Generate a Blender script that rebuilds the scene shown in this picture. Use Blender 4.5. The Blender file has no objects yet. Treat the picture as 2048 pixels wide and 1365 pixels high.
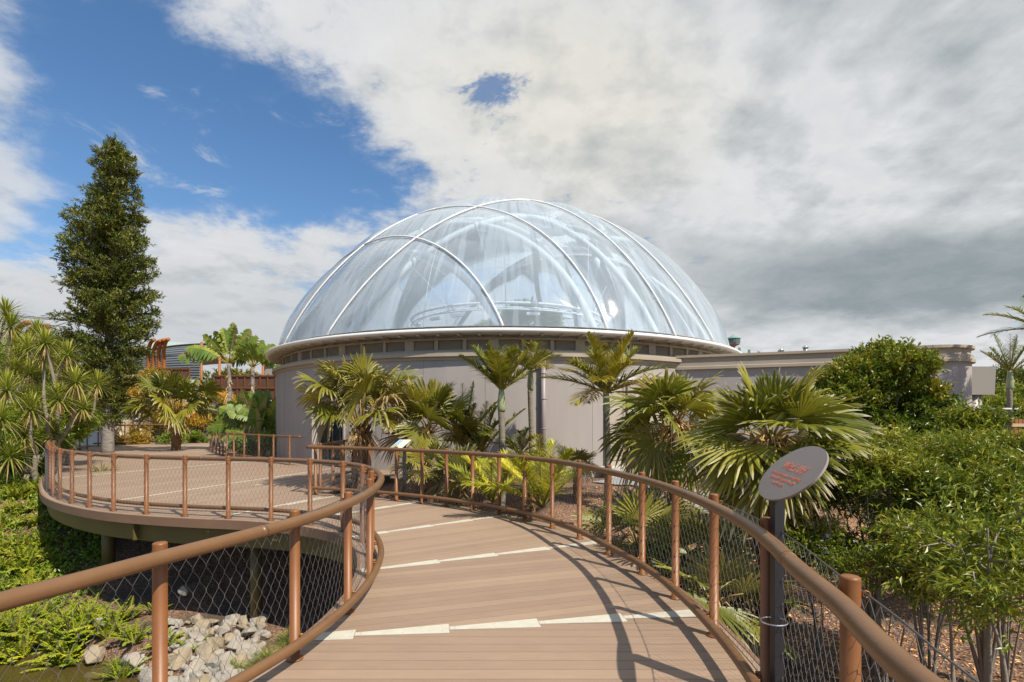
import bpy, math, random
import numpy as np
from mathutils import Vector, Matrix
R = math.radians
SC = bpy.context.scene
COL = SC.collection
# ------------------------------------------------------------------ camera, sky, sun, exposure
EYE = 1.85
cd = bpy.data.cameras.new("camera"); cam = bpy.data.objects.new("camera", cd); COL.objects.link(cam)
cam.location = (0, 0, EYE); cam.rotation_euler = (R(90), 0, 0)
cd.sensor_width = 36; cd.lens = 36 * 1030 / 2048; cd.shift_y = 152.5 / 2048
cd.clip_start = 0.05; cd.clip_end = 6000
SC.camera = cam
SC.view_settings.view_transform = 'Standard'; SC.view_settings.look = 'None'
SC.view_settings.exposure = 0.33; SC.view_settings.gamma = 1
SC.cycles.max_bounces = 8; SC.cycles.transparent_max_bounces = 24
SC.cycles.caustics_reflective = False; SC.cycles.caustics_refractive = False
SUN = Vector((0.46, -0.44, 0.80)).normalized()
sl = bpy.data.lights.new("sun", 'SUN'); sl.energy = 5.0; sl.angle = R(0.5); sl.color = (1.0, 0.93, 0.82)
so = bpy.data.objects.new("sun", sl); COL.objects.link(so)
so.rotation_euler = SUN.to_track_quat('Z', 'Y').to_euler(); so.location = (8, -8, 20)

world = bpy.data.worlds.new("World"); SC.world = world; world.use_nodes = True
def build_world():
    nt = world.node_tree; nt.nodes.clear(); L = nt.links
    def N(t, **k):
        n = nt.nodes.new(t)
        for a, b in k.items(): setattr(n, a, b)
        return n
    def M(op, a, b=None, c=None, clamp=False):
        n = N('ShaderNodeMath', operation=op, use_clamp=clamp)
        for i, v in enumerate((a, b, c)):
            if v is None: continue
            if isinstance(v, (int, float)): n.inputs[i].default_value = v
            else: L.new(v, n.inputs[i])
        return n.outputs[0]
    def SS(x, a, b):
        n = N('ShaderNodeMapRange', interpolation_type='SMOOTHSTEP'); L.new(x, n.inputs[0])
        n.inputs[1].default_value = a; n.inputs[2].default_value = b
        return n.outputs[0]
    def MIX(f, a, b):
        n = N('ShaderNodeMix', data_type='RGBA')
        if isinstance(f, (int, float)): n.inputs[0].default_value = f
        else: L.new(f, n.inputs[0])
        for i, v in ((6, a), (7, b)):
            if isinstance(v, tuple): n.inputs[i].default_value = v + (1,)
            else: L.new(v, n.inputs[i])
        return n.outputs[2]
    sky = N('ShaderNodeTexSky', sky_type='NISHITA', sun_disc=False)
    sky.sun_elevation = math.asin(SUN.z); sky.sun_rotation = math.atan2(SUN.x, SUN.y)
    sky.air_density = 1.0; sky.dust_density = 0.6; sky.ozone_density = 1.6
    tc = N('ShaderNodeTexCoord'); sep = N('ShaderNodeSeparateXYZ'); L.new(tc.outputs['Generated'], sep.inputs[0])
    x, y, z = sep.outputs
    ay = M('MAXIMUM', M('ABSOLUTE', y), 0.12)
    u = M('DIVIDE', x, ay); v = M('DIVIDE', z, ay)
    # cloud layer coordinates: flattened towards the horizon
    k = M('ADD', M('MAXIMUM', z, 0.0), 0.22)
    cx = M('DIVIDE', x, k); cy = M('DIVIDE', y, k)
    cmb = N('ShaderNodeCombineXYZ'); L.new(cx, cmb.inputs[0]); L.new(cy, cmb.inputs[1])
    def noise(scale, detail, rough, off=(0, 0, 0), dist=0.0, src=None):
        mp = N('ShaderNodeMapping'); mp.inputs['Location'].default_value = off
        L.new(src or cmb.outputs[0], mp.inputs[0])
        n = N('ShaderNodeTexNoise'); n.inputs['Scale'].default_value = scale; n.inputs['Detail'].default_value = detail
        n.inputs['Roughness'].default_value = rough; n.inputs['Distortion'].default_value = dist
        L.new(mp.outputs[0], n.inputs[0]); return n.outputs[0]
    n1 = noise(1.9, 14, 0.64, (3.1, 1.2, 0), 0.15)
    n2 = noise(0.9, 6, 0.5, (7.3, 4.2, 0), 0.4)
    n3 = noise(4.5, 9, 0.62, (1.3, 9.2, 0), 0.1)
    n1s = noise(1.9, 7, 0.55, (3.1 + .06, 1.2 - .06, 0), 0.15); n1l = noise(1.9, 7, 0.55, (3.1, 1.2, 0), 0.15); n3s = noise(4.5, 9, 0.62, (1.3 + .03, 9.2 - .03, 0), 0.1)
    relief = M('ADD', M('MULTIPLY', M('SUBTRACT', n1s, n1l), 3.2), M('MULTIPLY', M('SUBTRACT', n3s, n3), 1.3))
    n1c = M('SUBTRACT', n1, 0.5); n2c = M('SUBTRACT', n2, 0.5)
    # big bank: everything to the right of a diagonal edge
    edge = M('ADD', M('ADD', u, M('MULTIPLY', v, 1.28)), -0.40)
    edge = M('ADD', edge, M('ADD', M('MULTIPLY', n1c, 0.95), M('MULTIPLY', n2c, 0.3)))
    nh = noise(5.5, 13, 0.66, (6.2, 3.3, 0), 0.35)
    bank = SS(M('ADD', edge, M('MULTIPLY', M('SUBTRACT', nh, 0.5), 0.42)), -0.10, 0.17)
    # low grey band on the left
    low = M('ADD', M('SUBTRACT', 0.35, v), M('ADD', M('MULTIPLY', n1c, 0.75), M('MULTIPLY', n2c, 0.5)))
    low = SS(low, -0.06, 0.13)
    # small bank at the far left, high
    ld = M('ADD', M('SUBTRACT', M('MULTIPLY', u, -1.0), 0.86), M('ADD', M('MULTIPLY', n1c, 0.9), M('MULTIPLY', M('SUBTRACT', 0.62, v), 0.12)))
    lft = M('MULTIPLY', SS(ld, 0.0, 0.22), 0.72)
    # thin wisps in the blue
    wisp = M('MULTIPLY', SS(noise(2.9, 14, 0.68, (0.4, 2.1, 0), 0.5), 0.55, 0.72), 0.6)
    # clear gap low on the right
    du = M('DIVIDE', M('SUBTRACT', u, 0.78), 0.52); dv = M('DIVIDE', M('SUBTRACT', v, 0.178), 0.045)
    gap = M('SUBTRACT', 1.0, M('SQRT', M('ADD', M('MULTIPLY', du, du), M('MULTIPLY', dv, dv))))
    gap = SS(M('ADD', gap, M('MULTIPLY', n1c, 2.2)), 0.05, 0.6)
    # holes in the bank
    hu = M('DIVIDE', M('ADD', u, 0.055), 0.075); hv = M('DIVIDE', M('SUBTRACT', v, 0.62), 0.06)
    hole = M('SUBTRACT', 1.0, M('SQRT', M('ADD', M('MULTIPLY', hu, hu), M('MULTIPLY', hv, hv))))
    hole2 = M('MULTIPLY', M('MULTIPLY', SS(nh, 0.53, 0.68), SS(edge, 0.62, 0.22)), 0.55)
    hole = M('MULTIPLY', SS(M('ADD', hole, M('ADD', M('MULTIPLY', n1c, 2.0), M('MULTIPLY', M('SUBTRACT', noise(7.5, 10, 0.65, (2.2, 5.1, 0), 0.6), 0.5), 5.0))), 0.0, 1.0), 0.75)
    bank = M('MULTIPLY', M('MULTIPLY', bank, M('SUBTRACT', 1.0, hole2)), M('SUBTRACT', 1.0, hole))
    bank = M('MULTIPLY', bank, M('SUBTRACT', 1.0, M('MULTIPLY', gap, 0.85)))
    cl = M('MAXIMUM', M('MAXIMUM', bank, low), M('MAXIMUM', lft, wisp), clamp=True)
    # shading of the cloud
    dk = M('DIVIDE', M('SUBTRACT', u, 0.62), 0.62); dkv = M('DIVIDE', M('SUBTRACT', v, 0.27), 0.12)
    dark = M('SUBTRACT', 1.0, M('SQRT', M('ADD', M('MULTIPLY', dk, dk), M('MULTIPLY', dkv, dkv))))
    dark = SS(M('ADD', dark, M('MULTIPLY', n2c, 1.6)), -0.35, 0.75)
    dark2 = SS(M('ADD', M('ADD', M('MULTIPLY', u, 0.55), M('MULTIPLY', v, 0.25)), M('ADD', M('MULTIPLY', n2c, 2.0), M('MULTIPLY', n1c, 0.6))), 0.05, 0.95)
    shade = M('MULTIPLY', M('ADD', M('MULTIPLY', dark, 0.8), M('MULTIPLY', dark2, 0.5), clamp=True), M('ADD', 0.25, M('MULTIPLY', SS(M('ADD', v, M('MULTIPLY', n1c, 0.25)), 0.13, 0.21), 0.75)))
    shade = M('ADD', shade, M('MULTIPLY', M('SUBTRACT', n3, 0.5), 0.35), clamp=True)
    shade = M('ADD', shade, M('MULTIPLY', relief, M('SUBTRACT', 1.0, M('MULTIPLY', dark, 0.8))), clamp=True)
    shade = M('ADD', M('MULTIPLY', shade, 0.86), M('ADD', 0.06, M('MULTIPLY', M('SUBTRACT', nh, 0.42), 0.55)), clamp=True)
    thin = M('MULTIPLY', SS(cl, 0.0, 1.0), SS(y, -0.25, 0.05))
    wu = M('DIVIDE', M('SUBTRACT', u, 0.12), 0.5); wv = M('DIVIDE', M('SUBTRACT', v, 0.62), 0.3)
    warm = SS(M('ADD', M('SUBTRACT', 1.0, M('SQRT', M('ADD', M('MULTIPLY', wu, wu), M('MULTIPLY', wv, wv)))), M('MULTIPLY', n2c, 1.4)), 0.0, 0.9)
    white = MIX(warm, (6.2, 6.3, 6.4), (6.6, 6.4, 5.9))
    ccol = MIX(shade, white, (2.35, 2.75, 2.95))
    lowf = SS(v, 0.42, 0.1)
    leftm = SS(u, -0.1, -0.35)
    ccol = MIX(M('MULTIPLY', M('MULTIPLY', lowf, leftm), 0.55), ccol, (3.9, 4.1, 4.4))
    hs = N('ShaderNodeHueSaturation'); hs.inputs['Saturation'].default_value = 1.2; hs.inputs['Value'].default_value = 1.18
    L.new(sky.outputs[0], hs.inputs['Color'])
    out = MIX(thin, hs.outputs[0], ccol)
    bg = N('ShaderNodeBackground'); bg.inputs[1].default_value = 0.1; L.new(out, bg.inputs[0])
    wo = N('ShaderNodeOutputWorld'); L.new(bg.outputs[0], wo.inputs[0])
build_world()
world.cycles.sampling_method = 'MANUAL'; world.cycles.sample_map_resolution = 512

# ------------------------------------------------------------------ helpers
def tag(o, label=None, cat=None, group=None, kind=None):
    if label: o['label'] = label
    if cat: o['category'] = cat
    if group: o['group'] = group
    if kind: o['kind'] = kind
    return o
def empty(name, loc, label, cat, group=None, rz=0.0):
    o = bpy.data.objects.new(name, None); COL.objects.link(o); o.location = loc; o.rotation_euler = (0, 0, rz)
    o.empty_display_size = 0.2
    return tag(o, label, cat, group)
class MB:
    def __init__(s): s.V = []; s.F = []; s.A = []; s.n = 0
    def add(s, v, f, a=None):
        v = np.asarray(v, float).reshape(-1, 3)
        if len(v) == 0: return
        s.V.append(v)
        if isinstance(f, np.ndarray): s.F.append(f + s.n)
        else:
            for k in (3, 4):
                q = [t for t in f if len(t) == k]
                if q: s.F.append(np.array(q, int) + s.n)
            for t in f:
                if len(t) > 4: s.F.append(np.array([t], int) + s.n)
        s.A.append(np.zeros((len(v), 3)) if a is None else np.broadcast_to(np.asarray(a, float), (len(v), 3)))
        s.n += len(v)
    def build(s, name, mat, parent=None, smooth=False, loc=None):
        me = bpy.data.meshes.new(name)
        V = np.concatenate(s.V)
        if parent is not None:
            V = V - np.array(parent.location)
            if parent.rotation_euler[2]:
                c, sn = math.cos(-parent.rotation_euler[2]), math.sin(-parent.rotation_euler[2])
                V = V @ np.array([[c, sn, 0], [-sn, c, 0], [0, 0, 1]])
        org = None
        if loc is not None: V = V - np.array(loc)
        cnt = np.concatenate([np.full(len(f), f.shape[1]) for f in s.F])
        idx = np.concatenate([f.ravel() for f in s.F])
        me.vertices.add(len(V)); me.vertices.foreach_set('co', V.ravel())
        me.loops.add(len(idx)); me.loops.foreach_set('vertex_index', idx)
        me.polygons.add(len(cnt))
        st = np.concatenate([[0], np.cumsum(cnt)[:-1]])
        me.polygons.foreach_set('loop_start', st); me.polygons.foreach_set('loop_total', cnt)
        me.polygons.foreach_set('use_smooth', np.full(len(cnt), bool(smooth)))
        me.update(calc_edges=True)
        at = me.attributes.new('lf', 'FLOAT_VECTOR', 'POINT'); at.data.foreach_set('vector', np.concatenate(s.A).ravel())
        me.validate()
        ms = mat if isinstance(mat, (list, tuple)) else [mat]
        for m in ms: me.materials.append(m)
        o = bpy.data.objects.new(name, me); COL.objects.link(o)
        if parent is not None: o.parent = parent
        if loc is not None: o.location = loc
        return o
def box(mb, c, s, rz=0.0, a=None, M3=None):
    x, y, z = s[0] / 2, s[1] / 2, s[2] / 2
    v = np.array([(-x, -y, -z), (x, -y, -z), (x, y, -z), (-x, y, -z), (-x, -y, z), (x, -y, z), (x, y, z), (-x, y, z)])
    if M3 is None:
        cc, sn = math.cos(rz), math.sin(rz); M3 = np.array([[cc, -sn, 0], [sn, cc, 0], [0, 0, 1]])
    v = v @ np.asarray(M3).T + np.array(c)
    mb.add(v, np.array([(0, 3, 2, 1), (4, 5, 6, 7), (0, 1, 5, 4), (1, 2, 6, 5), (2, 3, 7, 6), (3, 0, 4, 7)]), a)
def nrm(v): return v / np.maximum(np.linalg.norm(v, axis=-1, keepdims=True), 1e-9)
def tube(mb, P, r, n=8, closed=False, cap=True, a=None):
    P = np.asarray(P, float); K = len(P); r = np.broadcast_to(np.asarray(r, float), (K,))
    if closed: T = nrm(np.roll(P, -1, 0) - np.roll(P, 1, 0))
    else:
        T = np.empty_like(P); T[1:-1] = P[2:] - P[:-2]; T[0] = P[1] - P[0]; T[-1] = P[-1] - P[-2]; T = nrm(T)
    u = np.empty_like(P); ref = np.array([0, 0, 1.0]) if abs(T[0][2]) < 0.9 else np.array([1.0, 0, 0])
    u[0] = nrm(np.cross(T[0], ref))
    for i in range(1, K):
        w = u[i - 1] - T[i] * (u[i - 1] @ T[i]); u[i] = w / max(np.linalg.norm(w), 1e-9)
    w = np.cross(T, u)
    th = np.arange(n) * 2 * math.pi / n
    V = P[:, None, :] + r[:, None, None] * (u[:, None, :] * np.cos(th)[None, :, None] + w[:, None, :] * np.sin(th)[None, :, None])
    i = np.arange(K if closed else K - 1)[:, None]; j = np.arange(n)[None, :]
    i2 = (i + 1) % K; j2 = (j + 1) % n
    F = np.stack([i * n + j, i * n + j2, i2 * n + j2, i2 * n + j], -1).reshape(-1, 4)
    base = mb.n
    if cap and not closed:
        Vc = np.concatenate([V.reshape(-1, 3), P[:1], P[-1:]]); c0 = K * n; c1 = c0 + 1
        jj = np.arange(n); j3 = (jj + 1) % n
        F3 = np.concatenate([np.stack([np.full(n, c0), j3, jj], -1), np.stack([np.full(n, c1), (K - 1) * n + jj, (K - 1) * n + j3], -1)])
        mb.add(Vc, F, a); mb.F.append(F3 + base)
    else: mb.add(V.reshape(-1, 3), F, a)
def cyl(mb, p0, p1, r0, r1=None, n=12, a=None): tube(mb, [p0, p1], [r0, r0 if r1 is None else r1], n, a=a)
def lathe(mb, c, prof, n=48, a0=0.0, a1=2 * math.pi, a=None):
    """prof: (r, z) list swept round the vertical through c; angle 0 faces the camera (-Y), positive to +X"""
    prof = np.asarray(prof, float); full = abs(a1 - a0 - 2 * math.pi) < 1e-6
    th = np.linspace(a0, a1, n + 1)[:n if full else n + 1]
    V = np.stack([c[0] + prof[None, :, 0] * np.sin(th)[:, None], c[1] - prof[None, :, 0] * np.cos(th)[:, None],
                  c[2] + np.broadcast_to(prof[None, :, 1], (len(th), len(prof)))], -1)
    K = len(prof); i = np.arange(n)[:, None]; j = np.arange(K - 1)[None, :]; i2 = (i + 1) % len(th)
    F = np.stack([i * K + j, i2 * K + j, i2 * K + j + 1, i * K + j + 1], -1).reshape(-1, 4)
    mb.add(V.reshape(-1, 3), F, a)
def catmull(P, step=0.1):
    P = np.asarray(P, float); Q = np.vstack([2 * P[0] - P[1], P, 2 * P[-1] - P[-2]]); out = []
    for i in range(1, len(Q) - 2):
        p0, p1, p2, p3 = Q[i - 1], Q[i], Q[i + 1], Q[i + 2]
        t1 = np.linalg.norm(p1 - p0) ** .5; t2 = t1 + np.linalg.norm(p2 - p1) ** .5; t3 = t2 + np.linalg.norm(p3 - p2) ** .5
        m = max(2, int(np.linalg.norm(p2 - p1) / step))
        for t in np.linspace(t1, t2, m, endpoint=False):
            A1 = (t1 - t) / t1 * p0 + t / t1 * p1; A2 = (t2 - t) / (t2 - t1) * p1 + (t - t1) / (t2 - t1) * p2
            A3 = (t3 - t) / (t3 - t2) * p2 + (t - t2) / (t3 - t2) * p3
            B1 = (t2 - t) / t2 * A1 + t / t2 * A2; B2 = (t3 - t) / (t3 - t1) * A2 + (t - t1) / (t3 - t1) * A3
            out.append((t2 - t) / (t2 - t1) * B1 + (t - t1) / (t2 - t1) * B2)
    out.append(P[-1]); out = np.array(out)
    s = np.concatenate([[0], np.cumsum(np.linalg.norm(np.diff(out, axis=0), axis=1))])
    m = max(2, int(s[-1] / step)); q = np.linspace(0, s[-1], m)
    return np.stack([np.interp(q, s, out[:, k]) for k in range(out.shape[1])], -1)
def offset(C, d):
    """shift a plan curve to its right by d"""
    T = np.empty_like(C); T[1:-1] = C[2:] - C[:-2]; T[0] = C[1] - C[0]; T[-1] = C[-1] - C[-2]; T = nrm(T)
    return C + d * np.stack([T[:, 1], -T[:, 0]], -1)
def px2x(px, Y): return (px - 1024) / 1030 * Y
def py2z(py, Y): return EYE + (835 - py) / 1030 * Y

# ------------------------------------------------------------------ materials
def mat(name, col, rough=0.6, metal=0.0, col2=None, scale=6.0, amt=0.5, bump=0.0, bscale=None, spec=None, detail=6, stretch=None, coord='Object'):
    m = bpy.data.materials.new(name); m.use_nodes = True; nt = m.node_tree; b = nt.nodes['Principled BSDF']; L = nt.links
    b.inputs['Base Color'].default_value = (*col, 1); b.inputs['Roughness'].default_value = rough; b.inputs['Metallic'].default_value = metal
    if spec is not None: b.inputs['Specular IOR Level'].default_value = spec
    if col2 or bump:
        tc = nt.nodes.new('ShaderNodeTexCoord'); src = tc.outputs[coord]
        if stretch:
            mp = nt.nodes.new('ShaderNodeMapping'); mp.inputs['Scale'].default_value = stretch; L.new(src, mp.inputs[0]); src = mp.outputs[0]
    if col2:
        n = nt.nodes.new('ShaderNodeTexNoise'); n.inputs['Scale'].default_value = scale; n.inputs['Detail'].default_value = detail; n.inputs['Roughness'].default_value = 0.6
        L.new(src, n.inputs[0])
        r = nt.nodes.new('ShaderNodeMapRange'); r.inputs[1].default_value = 0.5 - amt * 0.5; r.inputs[2].default_value = 0.5 + amt * 0.5; L.new(n.outputs[0], r.inputs[0])
        mx = nt.nodes.new('ShaderNodeMix'); mx.data_type = 'RGBA'; L.new(r.outputs[0], mx.inputs[0])
        mx.inputs[6].default_value = (*col, 1); mx.inputs[7].default_value = (*col2, 1); L.new(mx.outputs[2], b.inputs['Base Color'])
    if bump:
        n = nt.nodes.new('ShaderNodeTexNoise'); n.inputs['Scale'].default_value = bscale or scale * 3; n.inputs['Detail'].default_value = 5
        L.new(src, n.inputs[0]); bp = nt.nodes.new('ShaderNodeBump'); bp.inputs['Strength'].default_value = bump; bp.inputs['Distance'].default_value = 0.02
        L.new(n.outputs[0], bp.inputs['Height']); L.new(bp.outputs[0], b.inputs['Normal'])
    return m
def leafmat(name, c0, c1, c2, tip=None, dead=(0.36, 0.25, 0.11), trans=0.28, rough=0.42, tip_from=0.8):
    """lf.x leaf random, lf.y along the leaf, lf.z 1 where the leaf is dry"""
    m = bpy.data.materials.new(name); m.use_nodes = True; nt = m.node_tree; L = nt.links; b = nt.nodes['Principled BSDF']
    at = nt.nodes.new('ShaderNodeAttribute'); at.attribute_name = 'lf'; sp = nt.nodes.new('ShaderNodeSeparateXYZ'); L.new(at.outputs['Vector'], sp.inputs[0])
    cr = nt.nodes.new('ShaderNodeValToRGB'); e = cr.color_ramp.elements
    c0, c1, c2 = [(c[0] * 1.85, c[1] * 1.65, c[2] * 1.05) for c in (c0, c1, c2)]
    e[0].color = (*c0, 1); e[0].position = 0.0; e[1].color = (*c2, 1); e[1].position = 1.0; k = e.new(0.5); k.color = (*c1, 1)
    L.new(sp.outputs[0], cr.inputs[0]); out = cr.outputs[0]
    def mixc(f, a, col):
        mx = nt.nodes.new('ShaderNodeMix'); mx.data_type = 'RGBA'; L.new(f, mx.inputs[0]); L.new(a, mx.inputs[6]); mx.inputs[7].default_value = (*col, 1); return mx.outputs[2]
    if tip:
        r = nt.nodes.new('ShaderNodeMapRange'); r.inputs[1].default_value = tip_from; r.inputs[2].default_value = 1.0; L.new(sp.outputs[1], r.inputs[0])
        out = mixc(r.outputs[0], out, tip)
    out = mixc(sp.outputs[2], out, dead)
    L.new(out, b.inputs['Base Color']); b.inputs['Roughness'].default_value = rough
    b.inputs['Specular IOR Level'].default_value = 0.45
    tr = nt.nodes.new('ShaderNodeBsdfTranslucent'); L.new(out, tr.inputs[0])
    ms = nt.nodes.new('ShaderNodeMixShader'); ms.inputs[0].default_value = trans
    L.new(b.outputs[0], ms.inputs[1]); L.new(tr.outputs[0], ms.inputs[2]); L.new(ms.outputs[0], nt.nodes['Material Output'].inputs[0])
    return m
m_rail = mat('bronze_paint', (0.20, 0.104, 0.045), 0.38, 0.1, (0.145, 0.072, 0.03), 5, 0.7, 0.08, 160)
m_post = mat('bronze_post_paint', (0.24, 0.092, 0.024), 0.45, 0.0, (0.165, 0.060, 0.016), 6, 0.75, 0.05, 160)
m_wire = mat('steel_wire', (0.22, 0.21, 0.20), 0.45, 0.5)
m_cable = mat('steel_cable', (0.16, 0.16, 0.165), 0.4, 0.7)
m_beam = mat('olive_steel', (0.155, 0.11, 0.03), 0.5, 0.1, (0.11, 0.08, 0.022), 2, 0.6)
m_fascia = mat('fascia_board', (0.215, 0.125, 0.075), 0.6, 0, (0.18, 0.10, 0.06), 3, 0.6)
m_render = mat('taupe_render', (0.385, 0.342, 0.305), 0.85, 0, (0.315, 0.28, 0.25), 1.1, 0.75, 0.12, 60, stretch=(1.6, 1.6, .3))
m_trim = mat('beige_trim', (0.40, 0.335, 0.25), 0.7, 0, (0.33, 0.275, 0.2), 1.5, 0.7, 0.05, 40)
m_louver = mat('louvre_beige', (0.44, 0.38, 0.30), 0.6, 0, (0.38, 0.33, 0.26), 2, 0.6)
m_white = mat('white_frame', (0.78, 0.77, 0.74), 0.4, 0, (0.68, 0.67, 0.64), 3, 0.6)
m_tubew = mat('inner_steel', (0.74, 0.77, 0.80), 0.5)
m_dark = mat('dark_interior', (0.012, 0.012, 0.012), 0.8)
m_steel = mat('galvanised', (0.55, 0.56, 0.57), 0.3, 0.8)
m_black = mat('black_powdercoat', (0.018, 0.018, 0.022), 0.45)
m_conc = mat('concrete', (0.33, 0.30, 0.26), 0.9, 0, (0.25, 0.225, 0.19), 1.2, 0.8, 0.2, 30)
m_rust = mat('rust_orange', (0.36, 0.125, 0.02), 0.6, 0.0, (0.24, 0.075, 0.014), 2, 0.8)
m_bark = mat('grey_bark', (0.34, 0.30, 0.26), 0.9, 0, (0.09, 0.075, 0.06), 5, 0.5, 0.6, 24, stretch=(1, 1, 2.2))
m_bark2 = mat('pale_bark', (0.30, 0.26, 0.20), 0.9, 0, (0.16, 0.125, 0.09), 8, 0.8, 0.5, 30)
m_fibre = mat('palm_fibre', (0.16, 0.075, 0.03), 0.9, 0, (0.28, 0.15, 0.07), 18, 0.8, 0.5, 50)
# ------------------------------------------------------------------ plan curves (metres, camera at the origin)
CR = catmull([(0.80, -2.2), (0.93, -0.6), (1.02, 0.6), (1.10, 1.42), (1.24, 1.94), (1.34, 2.42), (1.46, 2.90), (1.55, 3.40), (1.60, 4.08), (1.59, 4.94), (1.49, 5.80),
              (1.25, 6.75), (0.93, 7.80), (0.45, 8.75), (-0.55, 9.88), (-1.84, 10.9), (-3.4, 11.75), (-4.88, 12.3)], 0.04)
CL = catmull([(-2.75, -1.2), (-2.45, 0.6), (-2.14, 2.12), (-2.04, 2.42), (-1.91, 2.84), (-1.73, 3.33), (-1.577, 3.83), (-1.475, 4.48), (-1.455, 5.08), (-1.52, 5.83),
              (-1.68, 6.60), (-2.0, 7.45), (-2.45, 8.20), (-2.95, 8.66), (-3.75, 9.12), (-4.8, 9.45), (-5.7, 9.62), (-6.8, 9.9), (-7.9, 10.3), (-9.3, 11.1), (-10.6, 12.1),
              (-12.0, 13.5), (-13.9, 15.6), (-16.6, 18.9), (-20.3, 23.6), (-23.3, 27.4), (-24.8, 30.5)], 0.05)
ER = offset(CR, 0.26); EL = offset(CL, -0.26)
plaza = [(-4.6, 12.7), (-4.6, 15.8), (-3.2, 17.0), (-5.6, 19.2), (-9.2, 21.6), (-12.0, 24.4), (-14.4, 29), (-14.6, 46), (-40, 46), (-40, 34)]
DECK = np.array(list(ER) + plaza + list(EL[::-1]))
# strips: point, direction angle; boards of sector k run at ANG[k]
LINES = [((-1.36, 4.38), 8.9), ((-1.68, 6.27), 24.6), ((-2.18, 8.18), 37.0), ((-2.77, 10.4), 49.0), ((-4.87, 10.7), 67.0)]
ANG = [0, 17, 31, 43, 58, 74]
def intervals(poly, p, d):
    n = np.array([-d[1], d[0]]); q = poly - p; s = q @ n; t = q @ d; s2 = np.roll(s, -1); t2 = np.roll(t, -1)
    m = (s > 0) != (s2 > 0); r = np.sort(t[m] + (t2[m] - t[m]) * (s[m] / (s[m] - s2[m])))
    return r[: len(r) // 2 * 2].reshape(-1, 2)
def clip(iv, p, d, k, margin):
    lo, hi = -1e9, 1e9
    for idx, sg in ((k - 1, 1), (k, -1)):
        if 0 <= idx < len(LINES):
            q, a = LINES[idx]; a = R(a); nn = np.array([-math.sin(a), math.cos(a)]) * sg
            c = (p - np.array(q)) @ nn - margin; g = d @ nn
            if abs(g) < 1e-9:
                if c < 0: return []
            elif g > 0: lo = max(lo, -c / g)
            else: hi = min(hi, -c / g)
    return [(max(a, lo), min(b, hi)) for a, b in iv if min(b, hi) - max(a, lo) > 0.02]
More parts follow.
